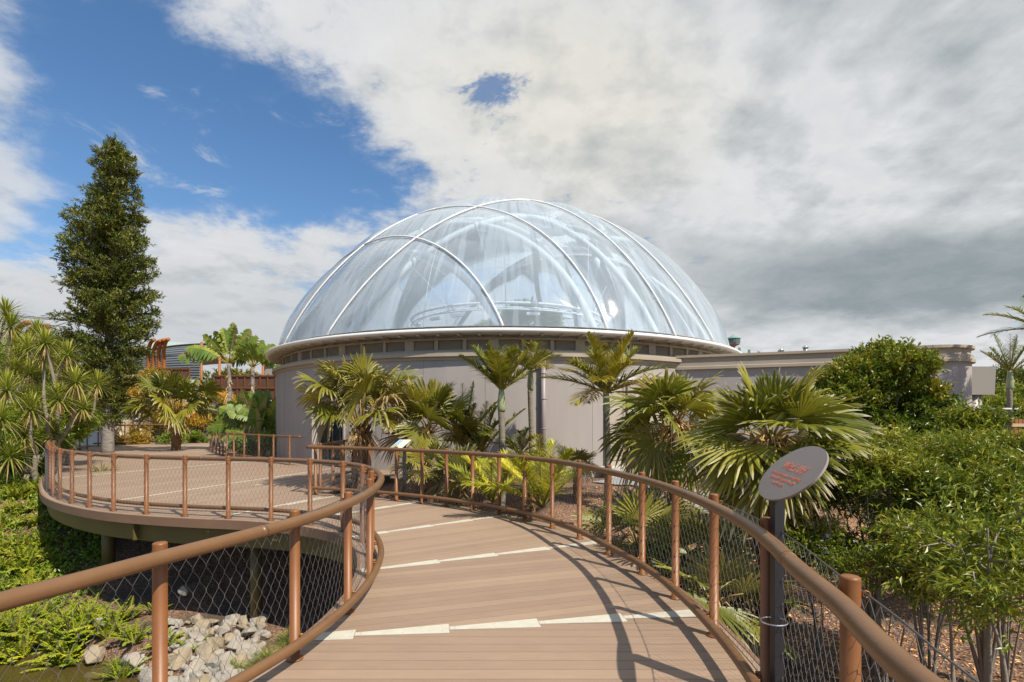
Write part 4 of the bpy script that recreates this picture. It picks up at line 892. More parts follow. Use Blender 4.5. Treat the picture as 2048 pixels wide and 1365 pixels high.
def cabbage_tree(label, heads, base, seed, group='cabbage trees', Ln=.75, tw=.06, parts=None):
    """heads: (px, py, Y); one forked trunk carrying a tuft of sword leaves at each"""
    rg = np.random.default_rng(seed); bx, by = base; gz = float(hgt(bx, by)); root = empty('cabbage_tree', (bx, by, gz), label, 'cabbage tree', group)
    H = [np.array([px2x(px, Y), Y, py2z(py, Y)]) for px, py, Y in heads]; tr = MB(); mb = MB(); dr = MB()
    b0 = np.array([bx, by, gz - .1]); cen = np.mean(H, 0); fork = b0 + (cen - b0) * np.array([.35, .35, .30]); fork[2] = gz + (min(h[2] for h in H) - gz) * .42
    tube(tr, catmull([b0, (b0 + fork) / 2 + rg.normal(0, .06, 3), fork], .15), tw * 1.3, 10)
    for h in H:
        m = fork + (h - fork) * .55 + np.array([*rg.normal(0, .14, 2), -.12 * abs(h[2] - fork[2])]); C = catmull([fork, m, h], .12)
        tube(tr, C, np.linspace(tw, tw * .6, len(C)) * (1 + rg.normal(0, .04, len(C))), 9)
        N = int(rg.integers(105, 140)); f = (np.arange(N) + .5) / N; el = R(88) - R(118) * f ** 1.15; az = np.arange(N) * 2.39996
        D = np.stack([np.cos(el) * np.sin(az), -np.cos(el) * np.cos(az), np.sin(el)], -1); ll = Ln * rg.uniform(.75, 1.12, N) * (.7 + .3 * np.sin(f * 3))
        lf = np.stack([np.clip(.72 - .5 * f + rg.normal(0, .16, N), 0, 1), 0 * f, (f > .9) * .8], -1)
        blades(mb, h + D * .03, D, ll, .034, .12 + .38 * f * rg.uniform(.4, 1.4, N), (.5, 1, .95, .65, .06), lf=lf, fold=.35)
        M_ = 12; az = rg.uniform(0, 6.28, M_); D = np.stack([np.sin(az) * .5, -np.cos(az) * .5, rg.uniform(-1, -.2, M_)], -1)
        blades(dr, h - [0, 0, .06] + D * .03, D, rg.uniform(.3, .6, M_) * Ln, .03, .4, (.7, 1, .6, .1), lf=np.stack([rg.random(M_), 0 * az, 0 * az], -1))
    tr.build('trunk', m_bark2, root, True); mb.build('crown', m_cord, root); dr.build('dead_leaves', m_skirt, root)
    return root
def bush(name, label, cat, c, rad, nl, seed, m_, Ln=.08, W=.03, lobes=26, lobe_r=.38, base=None, stems=7, group=None, per=9, spread=.16, inner=.25, upb=.5, stem_r=.02, m_s=None, shell=.5):
    """stems rise from the foot into lobes of leaf clusters; nl clusters altogether"""
    rg = np.random.default_rng(seed); c = np.array(c, float); rad = np.array(rad, float); gz = float(hgt(c[0], c[1])) if base is None else base
    root = empty(name, (c[0], c[1], gz), label, cat, group)
    u_ = unit(rg, lobes); LC = c + u_ * rad * (rg.uniform(shell, 1.0, lobes) ** .8)[:, None] * (1 - lobe_r * .55); LR = rad.mean() * lobe_r * rg.uniform(.6, 1.25, lobes)
    LC[:, 2] = np.maximum(LC[:, 2], gz + .12)
    w = LR ** 2; k = rg.choice(lobes, nl, p=w / w.sum()); v = unit(rg, nl); v[:, 2] = v[:, 2] * .8 + .15; rr = rg.uniform(inner, 1, nl) ** .5
    P = LC[k] + v * (LR[k] * rr)[:, None] * np.array([1, 1, .8]); P = P[P[:, 2] > gz + .02]; nl = len(P); v = v[:nl]
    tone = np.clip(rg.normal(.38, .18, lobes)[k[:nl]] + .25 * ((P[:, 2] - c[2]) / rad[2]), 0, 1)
    tw = nrm(nrm(P - c) + rg.normal(0, .5, (nl, 3)) + [0, 0, upb])
    O = (P[:, None] + tw[:, None] * (np.linspace(0, 1, per) * spread)[None, :, None]).reshape(-1, 3)
    D = nrm(np.repeat(tw, per, 0) * .7 + rg.normal(0, .75, (nl * per, 3))); Nn = nrm(rg.normal(0, .55, (nl * per, 3)) + [0, 0, 1.0])
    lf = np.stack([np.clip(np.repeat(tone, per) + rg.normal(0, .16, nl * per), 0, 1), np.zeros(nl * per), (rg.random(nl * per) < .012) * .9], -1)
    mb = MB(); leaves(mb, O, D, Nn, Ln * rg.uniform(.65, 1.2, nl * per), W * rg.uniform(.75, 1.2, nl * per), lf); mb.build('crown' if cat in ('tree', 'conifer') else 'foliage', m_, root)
    if stems:
        q = MB(); foot = np.array([c[0], c[1], gz - .05])
        for i in range(0, lobes, 3) if stems > 3 else range(stems):
            s0 = foot + np.array([*rg.normal(0, .06 + .05 * rad[0], 2), 0]) if i % 3 else foot; e = LC[i]; m = s0 + (e - s0) * .5 + np.array([*((s0 - e)[:2] * .12), abs(e[2] - s0[2]) * .12]) + rg.normal(0, .05, 3)
            C = catmull([s0, m, e], max(.08, .05 * np.linalg.norm(e - s0))); tube(q, C, np.linspace(stem_r * rg.uniform(.6, 1.2), stem_r * .25, len(C)), 6)
            for j in range(4):
                s = C[int(len(C) * rg.uniform(.4, .95))]; d = unit(rg, 1)[0]; d[2] = abs(d[2]); tube(q, [s, s + d * LR[i] * .6, s + d * LR[i] * 1.05 + [0, 0, .05]], [stem_r * .3, stem_r * .2, stem_r * .1], 4)
        q.build('trunk' if cat in ('tree',) else 'stems', m_s or m_bark2, root, True)
    return root
def sword_fern(name, label, cat, x, y, n, Ln, seed, m_=None, group=None, K=22, z=None, sink=0, lmax=None, erect=.6):
    rg = np.random.default_rng(seed); gz = float(hgt(x, y)) if z is None else z; root = empty(name, (x, y, gz), label, cat, group); mb = MB(); st = MB(); lfv = rg.uniform(.3, .7)
    for i in range(n):
        az = i * 2.4 + rg.uniform(-.3, .3); el = R(rg.uniform(40, 82)); d = np.array([math.cos(el) * math.sin(az), -math.cos(el) * math.cos(az), math.sin(el)])
        frond(mb, st, np.array([x, y, gz]) + np.array([math.sin(az), -math.cos(az), 0]) * .04, d, Ln * rg.uniform(.6, 1.1), .45 * rg.uniform(.4, 1.2), rg, lmax or Ln * .10, K, Ln * .035, .05, 78, min(1, max(0, lfv + rg.normal(0, .15))), .0)
    mb.build('fronds', m_ or m_fern, root); st.build('leaf_stalks', m_stem, root); return root
def sedge(label, x, y, n, Ln, seed, group='sedge tufts', m_=None, w=.008, z=None):
    rg = np.random.default_rng(seed); gz = float(hgt(x, y)) if z is None else z; az = rg.uniform(0, 6.28, n); el = R(90) - R(62) * rg.random(n) ** .8; D = np.stack([np.cos(el) * np.sin(az), -np.cos(el) * np.cos(az), np.sin(el)], -1)
    mb = MB(); O = np.array([x, y, gz]) + np.stack([np.sin(az), -np.cos(az), 0 * az], -1) * (rg.random(n) * .12 * Ln)[:, None]
    blades(mb, O, D, Ln * rg.uniform(.5, 1.1, n), w, rg.uniform(.3, .9, n), (1, .9, .7, .4, .05), lf=np.stack([np.clip(rg.normal(.45, .2, n), 0, 1), 0 * az, (rg.random(n) < .12) * .8], -1))
    o = mb.build('grass_tuft', m_ or m_grass, loc=(x, y, gz)); return tag(o, label, 'grass tuft', group)
# ------------------------------------------------------------------ right garden, front to back
fan_palm('big broad leaved fan palm behind the oval sign on the right', 1540, 6.3, 885, 36, .72, .44, 11, trunk_r=.15, m_=m_fanb, nseg=30, lo=-52, hi=82, dead=.12, droop=.24, skirt=40, span=215)
fan_palm('wide fan palm left of the big broad leaved one, before the beige doors', 1350, 9.0, 852, 24, .80, .55, 12, trunk_r=.13, m_=m_fanb, nseg=30, lo=-35, hi=80, dead=.16, droop=.35)
fan_palm('fan palm with an orange fibrous trunk in front of the glass doors', 722, 14.0, 868, 30, .93, 1.45, 13, trunk_r=.20, m_=m_fan, nseg=30, lo=42, hi=84, dead=.16, droop=.35, skirt=30, base=0.0)
fan_palm('dark upright fan palm just right of the one at the glass doors', 858, 14.3, 868, 16, 1.0, .9, 14, trunk_r=.10, lo=5, hi=86, dead=.08, droop=.15)
fan_palm('low fan palm beside the small information panel', 848, 12.6, 948, 12, .62, .45, 15, trunk_r=.07, lo=0, hi=84, dead=.2, skirt=10)
fan_palm('low shaggy fan palm under the railing between the information panel and the yellow palm', 915, 12.2, 965, 14, .7, .4, 16, trunk_r=.08, lo=-10, hi=80, dead=.4, skirt=14)
fan_palm('grey green fan palm seedling seen through the net beside the yellow palm', 1275, 8.3, 1100, 13, .66, .6, 17, trunk_r=.05, lo=12, hi=84, dead=.05, skirt=8, m_=m_fanb, nseg=28)
fan_palm('low fan palm leaning into the net above the far kick rail', 1392, 7.2, 1130, 10, .62, .45, 18, trunk_r=.05, lo=-5, hi=75, dead=.1, skirt=5, m_=m_fanb, nseg=28)
fan_palm('low fan palm with drying leaf tips behind the net left of the sign post', 1432, 6.0, 1212, 12, .62, .42, 19, trunk_r=.05, lo=-20, hi=70, dead=.3, skirt=8, m_=m_fanb, nseg=30)
fan_palm('small fan palm against the wall at the foot of the downpipe', 1150, 13.6, 935, 9, .42, .32, 20, trunk_r=.05, lo=0, hi=80, dead=.3, skirt=6)
fan_palm('fan palm between the downpipe palm and the beige doors, low in the bed', 1065, 12.0, 955, 10, .55, .4, 21, trunk_r=.06, lo=0, hi=80, dead=.1, skirt=6)
feather_palm('nikau_palm', 'slim feather palm with a pale green crownshaft before the dome wall', 1003, 13.6, 778, 15, 1.75, 31, shaft=.62, tr=.085, elo=30, ehi=84, lmax=.55, droop=.18, K=46, wid=.036, group='nikau palms')
feather_palm('nikau_palm', 'thinner feather palm just behind the pale shafted one, against the wall', 1061, 15.2, 738, 10, 1.3, 32, shaft=.65, tr=.075, elo=20, ehi=80, lmax=.55, droop=.45, wid=.036, group='nikau palms', dead=.2)
feather_palm('nikau_palm', 'tall feather palm with a broad shaggy head before the beige doors', 1213, 12.6, 782, 20, 1.9, 33, shaft=.55, tr=.07, elo=6, ehi=84, lmax=.6, droop=.30, K=46, wid=.036, group='nikau palms', dead=.3, lfx=.65)
feather_palm('young_nikau', 'bright yellow green young feather palm behind the railing bend', 1085, 9.7, 1010, 11, 1.75, 34, trunk=False, elo=32, ehi=80, lmax=.50, m_=m_yel, droop=.3, K=46, group='young feather palms', dead=.05)
feather_palm('young_nikau', 'yellow green young feather palm left of the brightest one', 985, 11.0, 1000, 10, 1.6, 35, trunk=False, elo=30, ehi=80, lmax=.45, m_=m_yel, droop=.3, K=42, group='young feather palms', lfx=.3)
feather_palm('young_nikau', 'dark trunkless feather palm at the foot of the pale shafted palm', 965, 14.4, 900, 11, 2.0, 36, trunk=False, elo=28, ehi=84, lmax=.42, droop=.3, group='young feather palms')
feather_palm('young_nikau', 'dark trunkless feather palm right of the dark upright fan palm', 925, 14.8, 890, 9, 2.1, 37, trunk=False, elo=45, ehi=86, lmax=.42, droop=.2, group='young feather palms')
feather_palm('young_nikau', 'trunkless feather palm between the two slim palms, low against the wall', 1040, 14.2, 905, 8, 1.3, 38, trunk=False, elo=30, ehi=70, lmax=.36, droop=.3, group='young feather palms')
feather_palm('nikau_palm', 'distant feather palm right of the rounded wing end, against the sky', 2020, 24.0, 742, 12, 1.9, 39, base=-.3, shaft=.9, tr=.11, elo=28, ehi=82, lmax=.5, droop=.1, group='nikau palms', K=30, dead=0, lfx=.2)
feather_palm('nikau_palm', 'tall feather palm cut by the right edge of the photo', 2082, 15.0, 655, 13, 1.45, 40, base=-.3, shaft=.8, tr=.1, elo=10, ehi=80, lmax=.45, droop=.3, group='nikau palms', K=30, dead=.1, lfx=.3)
# glossy round bush before the wing and the airy shrubs at the right
def P3(px, py, Y): return (px2x(px, Y), Y, py2z(py, Y))
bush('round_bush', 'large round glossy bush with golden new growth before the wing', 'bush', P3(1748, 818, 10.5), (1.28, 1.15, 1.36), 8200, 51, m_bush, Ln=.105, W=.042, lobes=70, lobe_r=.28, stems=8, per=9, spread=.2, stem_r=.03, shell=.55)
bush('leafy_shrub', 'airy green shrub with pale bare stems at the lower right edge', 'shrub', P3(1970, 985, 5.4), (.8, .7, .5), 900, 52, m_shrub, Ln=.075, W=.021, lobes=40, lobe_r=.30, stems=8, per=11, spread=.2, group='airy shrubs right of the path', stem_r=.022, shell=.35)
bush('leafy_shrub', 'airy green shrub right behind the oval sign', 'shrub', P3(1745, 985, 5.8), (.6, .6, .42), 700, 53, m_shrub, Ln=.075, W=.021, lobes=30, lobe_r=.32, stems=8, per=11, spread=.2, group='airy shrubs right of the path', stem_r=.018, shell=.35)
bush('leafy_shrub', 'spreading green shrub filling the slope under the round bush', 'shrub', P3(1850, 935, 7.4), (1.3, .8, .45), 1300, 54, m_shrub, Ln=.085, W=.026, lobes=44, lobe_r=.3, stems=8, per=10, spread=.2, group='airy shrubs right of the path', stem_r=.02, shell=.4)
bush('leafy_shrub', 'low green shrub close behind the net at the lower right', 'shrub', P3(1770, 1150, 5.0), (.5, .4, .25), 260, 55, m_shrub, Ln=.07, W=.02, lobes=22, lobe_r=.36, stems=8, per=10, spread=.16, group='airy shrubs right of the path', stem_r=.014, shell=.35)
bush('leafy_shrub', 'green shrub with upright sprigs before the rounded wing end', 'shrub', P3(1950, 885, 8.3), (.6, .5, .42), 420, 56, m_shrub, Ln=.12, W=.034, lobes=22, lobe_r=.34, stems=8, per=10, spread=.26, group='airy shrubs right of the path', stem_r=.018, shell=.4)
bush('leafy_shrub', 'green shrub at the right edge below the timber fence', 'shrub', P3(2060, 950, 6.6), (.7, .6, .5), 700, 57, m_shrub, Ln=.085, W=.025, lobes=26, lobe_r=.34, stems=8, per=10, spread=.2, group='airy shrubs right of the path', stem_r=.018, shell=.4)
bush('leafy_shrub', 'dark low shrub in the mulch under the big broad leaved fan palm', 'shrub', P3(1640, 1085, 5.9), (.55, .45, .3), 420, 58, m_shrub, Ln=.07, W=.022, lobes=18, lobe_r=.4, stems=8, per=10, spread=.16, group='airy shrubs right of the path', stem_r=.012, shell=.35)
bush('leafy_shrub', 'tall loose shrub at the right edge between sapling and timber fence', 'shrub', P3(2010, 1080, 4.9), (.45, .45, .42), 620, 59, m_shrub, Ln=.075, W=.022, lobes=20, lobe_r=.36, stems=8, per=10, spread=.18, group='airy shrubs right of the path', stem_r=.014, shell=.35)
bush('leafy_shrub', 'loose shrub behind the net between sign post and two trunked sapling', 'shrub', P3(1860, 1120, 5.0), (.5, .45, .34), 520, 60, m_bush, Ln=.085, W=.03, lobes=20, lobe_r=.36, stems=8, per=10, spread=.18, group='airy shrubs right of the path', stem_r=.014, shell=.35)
# one taller sapling with a clear stem
def sapling(label, px, Y, top, seed, r):
    rg = np.random.default_rng(seed); x = px2x(px, Y); g = float(hgt(x, Y)); root = empty('sapling', (x, Y, g), label, 'sapling', 'saplings in the mulch'); q = MB(); ends = []
    for i in range(3):
        e = np.array([x, Y, g]) + np.array([rg.normal(0, .32), rg.normal(0, .2), py2z(top, Y) - g - rg.uniform(0, .3)]); m = np.array([x, Y, g + (e[2] - g) * .5]) + rg.normal(0, .05, 3)
        C = catmull([(x + .05 * i, Y, g - .1), m, e], .08); tube(q, C, np.linspace(r, r * .12, len(C)), 8)
        for j in range(7):
            s = C[int(len(C) * rg.uniform(.66, .98))]; d = unit(rg, 1)[0]; d[2] = abs(d[2]) * .6; f = s + d * rg.uniform(.25, .55); tube(q, [s, (s + f) / 2 + [0, 0, .04], f], [r * .35, r * .22, r * .1], 5); ends.append(f); ends.append((s + f) / 2)
    q.build('trunk', m_bark2, root, True); E_ = np.repeat(np.array(ends), 8, 0) + rg.normal(0, .09, (len(ends) * 8, 3)); per = 8; tw = nrm(rg.normal(0, 1, (len(E_), 3)) + [0, 0, .4])
    O = (E_[:, None] + tw[:, None] * (np.linspace(0, 1, per) * .16)[None, :, None]).reshape(-1, 3); D = nrm(np.repeat(tw, per, 0) + rg.normal(0, .8, (len(O), 3)))
    mb = MB(); leaves(mb, O, D, nrm(rg.normal(0, .5, (len(O), 3)) + [0, 0, 1]), .075, .022, np.stack([np.clip(rg.normal(.45, .2, len(O)), 0, 1), np.zeros(len(O)), np.zeros(len(O))], -1)); mb.build('crown', m_shrub, root)
sapling('sapling with two pale trunks rising from the mulch at the lower right', 1972, 3.9, 1010, 61, .028)
sapling('thin leaning sapling behind the railing left of the two trunked one', 1900, 4.5, 1040, 62, .017)
sapling('thin dark stemmed sapling in the shrubs right of the sign post', 1850, 5.3, 1010, 63, .016)

# ------------------------------------------------------------------ left side
def conifer():
    rg = np.random.default_rng(71); Y = 27.0; k = Y / 1030; x0 = px2x(216, Y); root = empty('conifer', (x0, Y, 0), 'tall narrow conifer with dense green tiers standing through the plaza deck', 'conifer')
    q = MB(); zt = py2z(303, Y); z = np.linspace(-.2, zt, 40); f = z / zt; tube(q, np.stack([x0 + .42 * f * f, Y + 0 * z, z], -1), .28 - .25 * np.clip(f, 0, 1), 16)
    prof_y = np.array([283, 300, 330, 360, 400, 440, 470, 500, 530, 560, 600, 640, 680, 720, 760, 800, 835]); lx = np.array([233, 208, 196, 186, 178, 160, 150, 112, 124, 128, 132, 126, 128, 132, 150, 184, 198]); rx = np.array([236, 250, 262, 272, 283, 290, 300, 306, 316, 306, 300, 320, 314, 306, 285, 250, 238])
    mb = MB(); PP = []; DD = []
    z = 1.9
    def add_branch(zb, az, L_, rise):
        d = np.array([math.sin(az), -math.cos(az), rise]); xo = x0 + .42 * (zb / zt) ** 2; s = np.array([xo, Y, zb]); n_ = max(4, int(L_ / .2)); tt = np.linspace(.1, 1, n_)
        C = s + d * (L_ * tt)[:, None]; C[:, 2] += L_ * .10 * tt ** 2; tube(q, C[:: max(1, n_ // 4)], np.linspace(.045, .012, len(C[:: max(1, n_ // 4)])), 5)
        for c_, t_ in zip(C, tt):
            kk = int(4 + 7 * t_); PP.append(np.repeat(c_[None], kk, 0) + rg.normal(0, .08 + .10 * L_ * .5 * (1 - abs(t_ - .6)), (kk, 3)) * [1, 1, .75]); DD.append(np.repeat(nrm(d)[None], kk, 0))
    while z < zt - .1:
        py = 835 - (z - EYE) / k; xc = x0 + .42 * (z / zt) ** 2; l = max(.1, xc - px2x(np.interp(py, prof_y, lx), Y)); r = max(.1, px2x(np.interp(py, prof_y, rx), Y) - xc)
        nb = rg.integers(6, 9)
        for i in range(nb):
            az = i * 2 * math.pi / nb + rg.uniform(-.4, .4); sx = math.sin(az); full = (r if sx > 0 else l) * .5 * (1 + abs(sx)) + .5 * (l + r) / 2 * (1 - abs(sx)); L_ = full * rg.uniform(.70, 1.04) * (.82 - .25 * max(0, z / zt - .6))
            if rg.random() < (.16 if z < 7.5 else .05): continue
            add_branch(z + rg.uniform(-.15, .15), az, max(.12, L_), rg.uniform(.05, .42) + (.5 if z > zt - 2 else 0))
        z += rg.uniform(.26, .40)
    for _ in range(60): PP.append(np.array([[x0 + .42, Y, zt]]) + rg.normal(0, [.10, .10, .35], (6, 3)) - [0, 0, .5]); DD.append(np.repeat([[0, 0, 1.0]], 6, 0))
    P = np.concatenate(PP); D0 = np.concatenate(DD); n_ = len(P); tw = nrm(D0 * .7 + rg.normal(0, .55, (n_, 3)) + [0, 0, .35]); per = 9
    O = (P[:, None] + tw[:, None] * (np.linspace(0, 1, per) * .22)[None, :, None]).reshape(-1, 3); D = nrm(np.repeat(tw, per, 0) * 1.1 + rg.normal(0, .55, (n_ * per, 3))); tone = np.repeat(np.clip(rg.normal(.42, .22, n_), 0, 1), per)
    leaves(mb, O, D, nrm(rg.normal(0, .6, (n_ * per, 3)) + [0, 0, 1]), .17 * rg.uniform(.7, 1.2, n_ * per), .045, np.stack([np.clip(tone + rg.normal(0, .12, n_ * per), 0, 1), 0 * tone, (rg.random(n_ * per) < .03) * .7], -1))
    q.build('trunk', m_bark, root, True); mb.build('crown', m_con, root)
conifer()
CT = [('cabbage tree leaning right with heads below the conifer', [(92, 688, 17), (88, 712, 17.3), (152, 767, 16.5), (118, 800, 16.2)], (-15.2, 17.2), 81),
      ('tall cabbage tree at the left edge with its top head against the sky', [(12, 628, 19), (22, 655, 18.8), (60, 748, 18), (36, 720, 18.5)], (-19.6, 18.5), 82),
      ('short cabbage tree whose single head is nearest the lookout corner', [(62, 820, 15.5)], (-14.5, 15.8), 83),
      ('leaning cabbage tree at the left edge with a pale thick trunk', [(14, 782, 15), (2, 840, 14.6)], (-15.6, 14.2), 84),
      ('cabbage tree with dark heads between the lookout and the white wall', [(165, 818, 19), (195, 770, 20), (120, 735, 19)], (-17.4, 20), 85),
      ('cabbage tree low at the left edge, heads in deep green', [(30, 690, 21), (-12, 720, 20), (75, 665, 22)], (-22, 21), 86)]
CT += [('cabbage tree with many heads in the middle of the left clump', [(75, 800, 17.5), (30, 742, 18), (135, 712, 18.5), (58, 700, 18.2)], (-16.6, 17.8), 87),
       ('low cabbage tree with fresh green heads beside the lookout rail', [(108, 868, 17), (48, 872, 15.6), (20, 915, 14.8)], (-15.0, 15.9), 88)]
for lb, hd, b_, sd in CT: cabbage_tree(lb, hd, b_, sd, Ln=.9)
def paddle_plant(label, px, Y, base_py, heads, seed, z0=0.0, Lb=1.5, nl=9, spread=75):
    rg = np.random.default_rng(seed); x = px2x(px, Y); root = empty('strelitzia', (x, Y, z0), label, 'banana-like plant', 'giant strelitzias'); tr = MB(); mb = MB(); st = MB(); sk = MB()
    for (hpx, hpy) in heads:
        hx, hz = px2x(hpx, Y), py2z(hpy, Y); C = catmull([(x + .2 * (hx - x), Y, z0 - .1), ((x + hx) / 2, Y, z0 + (hz - z0) * .5), (hx, Y, hz)], .2); tube(tr, C, np.linspace(.14, .10, len(C)) * (1 + rg.normal(0, .05, len(C))), 12)
        O = C[rg.integers(len(C) // 2, len(C), 40)]; az = rg.uniform(0, 6.28, 40); blades(sk, O, np.stack([np.sin(az) * .5, -np.cos(az) * .5, rg.uniform(-.9, .5, 40)], -1), rg.uniform(.2, .6, 40), .06, .5, (1, .9, .6, .1), lf=np.stack([rg.random(40), 0 * az, 0 * az], -1))
        for i in range(nl):
            f = (i + .5) / nl; s = -1 if i % 2 else 1; a = R(spread) * f * s; dy = rg.uniform(-.35, .35); d = nrm(np.array([math.sin(a), dy, math.cos(a) + .1])); pl = rg.uniform(.55, .85) * Lb * .6; O = np.array([hx, Y, hz]); T = O + d * pl
            tube(st, [O, O + d * pl * .5, T], [.035, .022, .014], 6, a=(.5, .3, 0)); L_ = Lb * rg.uniform(.8, 1.1); K = 15; dd = .25 + .75 * f * rg.uniform(.6, 1.3); ts = np.linspace(0, 1, K); P = T + d * (L_ * ts)[:, None]; P[:, 2] -= dd * L_ * .55 * ts ** 2
            Tn = nrm(np.gradient(P, axis=0)); ref = nrm(np.array([rg.normal(0, .5), -1, rg.normal(0, .4)])); S = nrm(np.cross(Tn, ref)); tube(st, P, np.linspace(.014, .004, K), 4, a=(.9, .3, 0))
            wv = L_ * .24 * np.sin(np.clip(ts * .93 + .07, 0, 1) * math.pi) ** .55; wl = L_ / K * 1.1
            for sg in (-1, 1):
                tear = rg.uniform(-.35, .35, K) * (rg.random(K) < .7); D = S * sg + Tn * (.25 + tear)[:, None] + rg.normal(0, .07, (K, 3)); dead = (rg.random() < .10) * .6
                blades(mb, P, D, np.maximum(wv, .03) * rg.uniform(.85, 1.05, K), wl, .15 + .3 * f, (1, 1, .9, .35), lf=np.stack([np.clip(rg.normal(.45, .12, K) + .3 * (rg.random() < .2), 0, 1), 0 * ts, np.full(K, dead)], -1), up=Tn * 0 + np.cross(D, Tn))
    if len(tr.V): tr.build('trunk', m_bark, root, True)
    mb.build('crown', m_ban, root); st.build('leaf_stalks', m_stem, root, True); sk.build('dry_sheaths', m_skirt, root)
paddle_plant('taller paddle leaved plant with a grey trunk left of the dome', 460, 27.5, 800, [(458, 728)], 91, 0, 1.75, 12)
paddle_plant('paddle leaved plant close beside the taller one, nearer the dome', 505, 28.5, 800, [(505, 735)], 92, 0, 1.6, 11)
paddle_plant('low clump of broad paddle leaves inside the railed planter', 515, 24.5, 900, [(505, 845), (530, 855), (492, 862), (515, 885), (545, 880)], 93, 0.0, 1.35, 12, 92)
paddle_plant('dark paddle leaves hanging over the rail corner of the planter', 490, 25.2, 900, [(492, 880), (500, 885)], 94, 0.0, .6, 7, 80)
bush('planter_shrub', 'leafy low shrub at the foot of the railed planter', 'shrub', (px2x(530, 23.8), 23.8, .55), (1.6, .7, .5), 700, 95, m_ban, Ln=.16, W=.07, lobes=16, lobe_r=.4, base=0.0, stems=0, per=6)
fan_palm('fan palm with a brown trunk before the curved concrete wall', 352, 29.0, 835, 30, 1.2, 1.75, 96, trunk_r=.2, base=0.1, lo=22, hi=84, dead=0, m_=m_fanb, nseg=28, droop=.3, skirt=14)
# yellow bamboo-like shrubs behind the far railing
for i, (px, py, Y, rx, rz, lab) in enumerate([(290, 790, 36, 2.0, 2.2, 'golden bamboo like shrub behind the conifer trunk'), (345, 845, 40, 2.6, 1.7, 'golden shrub left of the curved concrete wall top'), (430, 815, 42, 1.9, 1.4, 'yellow green shrub over the right end of the concrete wall'),
        (265, 880, 35.5, 1.0, .8, 'small golden shrub against the cream rock wall'), (205, 820, 33, 1.4, 1.4, 'green shrub behind the conifer trunk at left')]):
    bush('golden_shrub', lab, 'shrub', P3(px, py, Y), (rx, 1.0, rz), 1000 if rx > 1.5 else 500, 100 + i, m_gold if i != 4 else m_gc, Ln=.30, W=.05, lobes=16, lobe_r=.42, base=0, stems=5, per=6, spread=.4, group='shrubs behind the far railing', m_s=m_bark2)
for i, (px, py, Y, rx, lab) in enumerate([(345, 882, 35.5, 1.1, 'low green shrub at the foot of the concrete wall, left one'), (395, 878, 37, .9, 'low green shrub at the foot of the concrete wall, right one')]):
    bush('low_shrub', lab, 'shrub', P3(px, py, Y), (rx, .6, .5), 350, 110 + i, m_gc, Ln=.14, W=.045, lobes=10, lobe_r=.45, base=0, stems=0, per=7, spread=.2, group='low shrubs behind the far railing')
# dense green masses behind the cabbage trees
for i, (px, py, Y, rx, rz, mm, lab) in enumerate([(40, 770, 24, 2.6, 2.6, m_gc, 'dense green tree filling the left edge behind the cabbage trees'), (120, 740, 28, 2.6, 2.4, m_con, 'dark green tree between the cabbage trees and the conifer'),
        (10, 880, 17.5, 2.0, 1.4, m_gc, 'leafy bush low at the left edge beside the lookout'), (95, 850, 19.5, 1.6, 1.2, m_gc, 'leafy bush just outside the lookout railing')]):
    bush('dense_tree', lab, 'tree' if i < 2 else 'bush', P3(px, py, Y), (rx, rx * .7, rz), 2200, 120 + i, mm, Ln=.2, W=.06, lobes=30, lobe_r=.34, base=float(hgt(px2x(px, Y), Y)), stems=5, per=7, spread=.3, group='greenery behind the cabbage trees', stem_r=.05)
# planter soil
q = MB(); pl = np.array([(-18.6, 32.8), (-16.4, 28.7), (-14.2, 25.8), (-12.1, 23.9), (-10.6, 23.1), (-9.3, 22.4), (-9.8, 24), (-12, 28), (-12.6, 34), (-15, 36)]); q.add(np.c_[pl, np.full(len(pl), .02)], [tuple(range(len(pl)))]); tag(q.build('planter_soil', m_fibre), kind='structure')
# ground cover on the left bank: sword ferns one by one, then low leaf mass
rg = np.random.default_rng(130); k = 0
for i in range(95):
    px = rg.uniform(-10, 95) if i % 3 else rg.uniform(-30, 150); Y = rg.uniform(9.2, 16.5); x = px2x(px, Y)
    if i >= 58: px = rg.uniform(-20, 160); Y = rg.uniform(8.7, 9.9); x = px2x(px, Y)
    if i >= 85: px = rg.uniform(150, 330); Y = rg.uniform(9.0, 10.2); x = px2x(px, Y)
    sword_fern('sword_fern', 'yellow green sword fern on the sunny bank left of the lookout', 'fern', x, Y, int(rg.integers(12, 20)), rg.uniform(.45, .8), 1000 + i, group='sword ferns on the left bank')
for i, (px, py, n_, l_, lab) in enumerate([(245, 1262, 20, .62, 'upright sword fern between stream and near post, left one'), (330, 1235, 20, .6, 'sword fern directly behind the near post'), (385, 1240, 12, .45, 'small sword fern right of the near post'), (205, 1010, 12, .8, 'shaded fern under the lookout rim'), (222, 1280, 12, .4, 'small fern at the water edge')]):
    Y = (EYE + 1.95) * 1030 / (py + 45 - 835); sword_fern('sword_fern', lab, 'fern', px2x(px, Y), Y, n_, l_, 1200 + i, group='sword ferns by the stream')
def near_water(px, py, z=-2.15): Y = (EYE - z) * 1030 / (py - 835); return px2x(px, Y), Y
for i, (px, py, n_, l_, lab) in enumerate([(535, 1345, 900, .62, 'big fine leaved sedge tuft right of the rock bank'), (580, 1300, 500, .5, 'sedge tuft beside the post at the rock bank'), (232, 1315, 500, .42, 'fine sedge tuft on the stream edge'), (470, 1362, 400, .5, 'sedge tuft below the rock bank'), (600, 1365, 500, .6, 'sedge tuft under the near walkway')]):
    x, y = near_water(px, py); sedge(lab, x, y, n_, l_, 1300 + i)
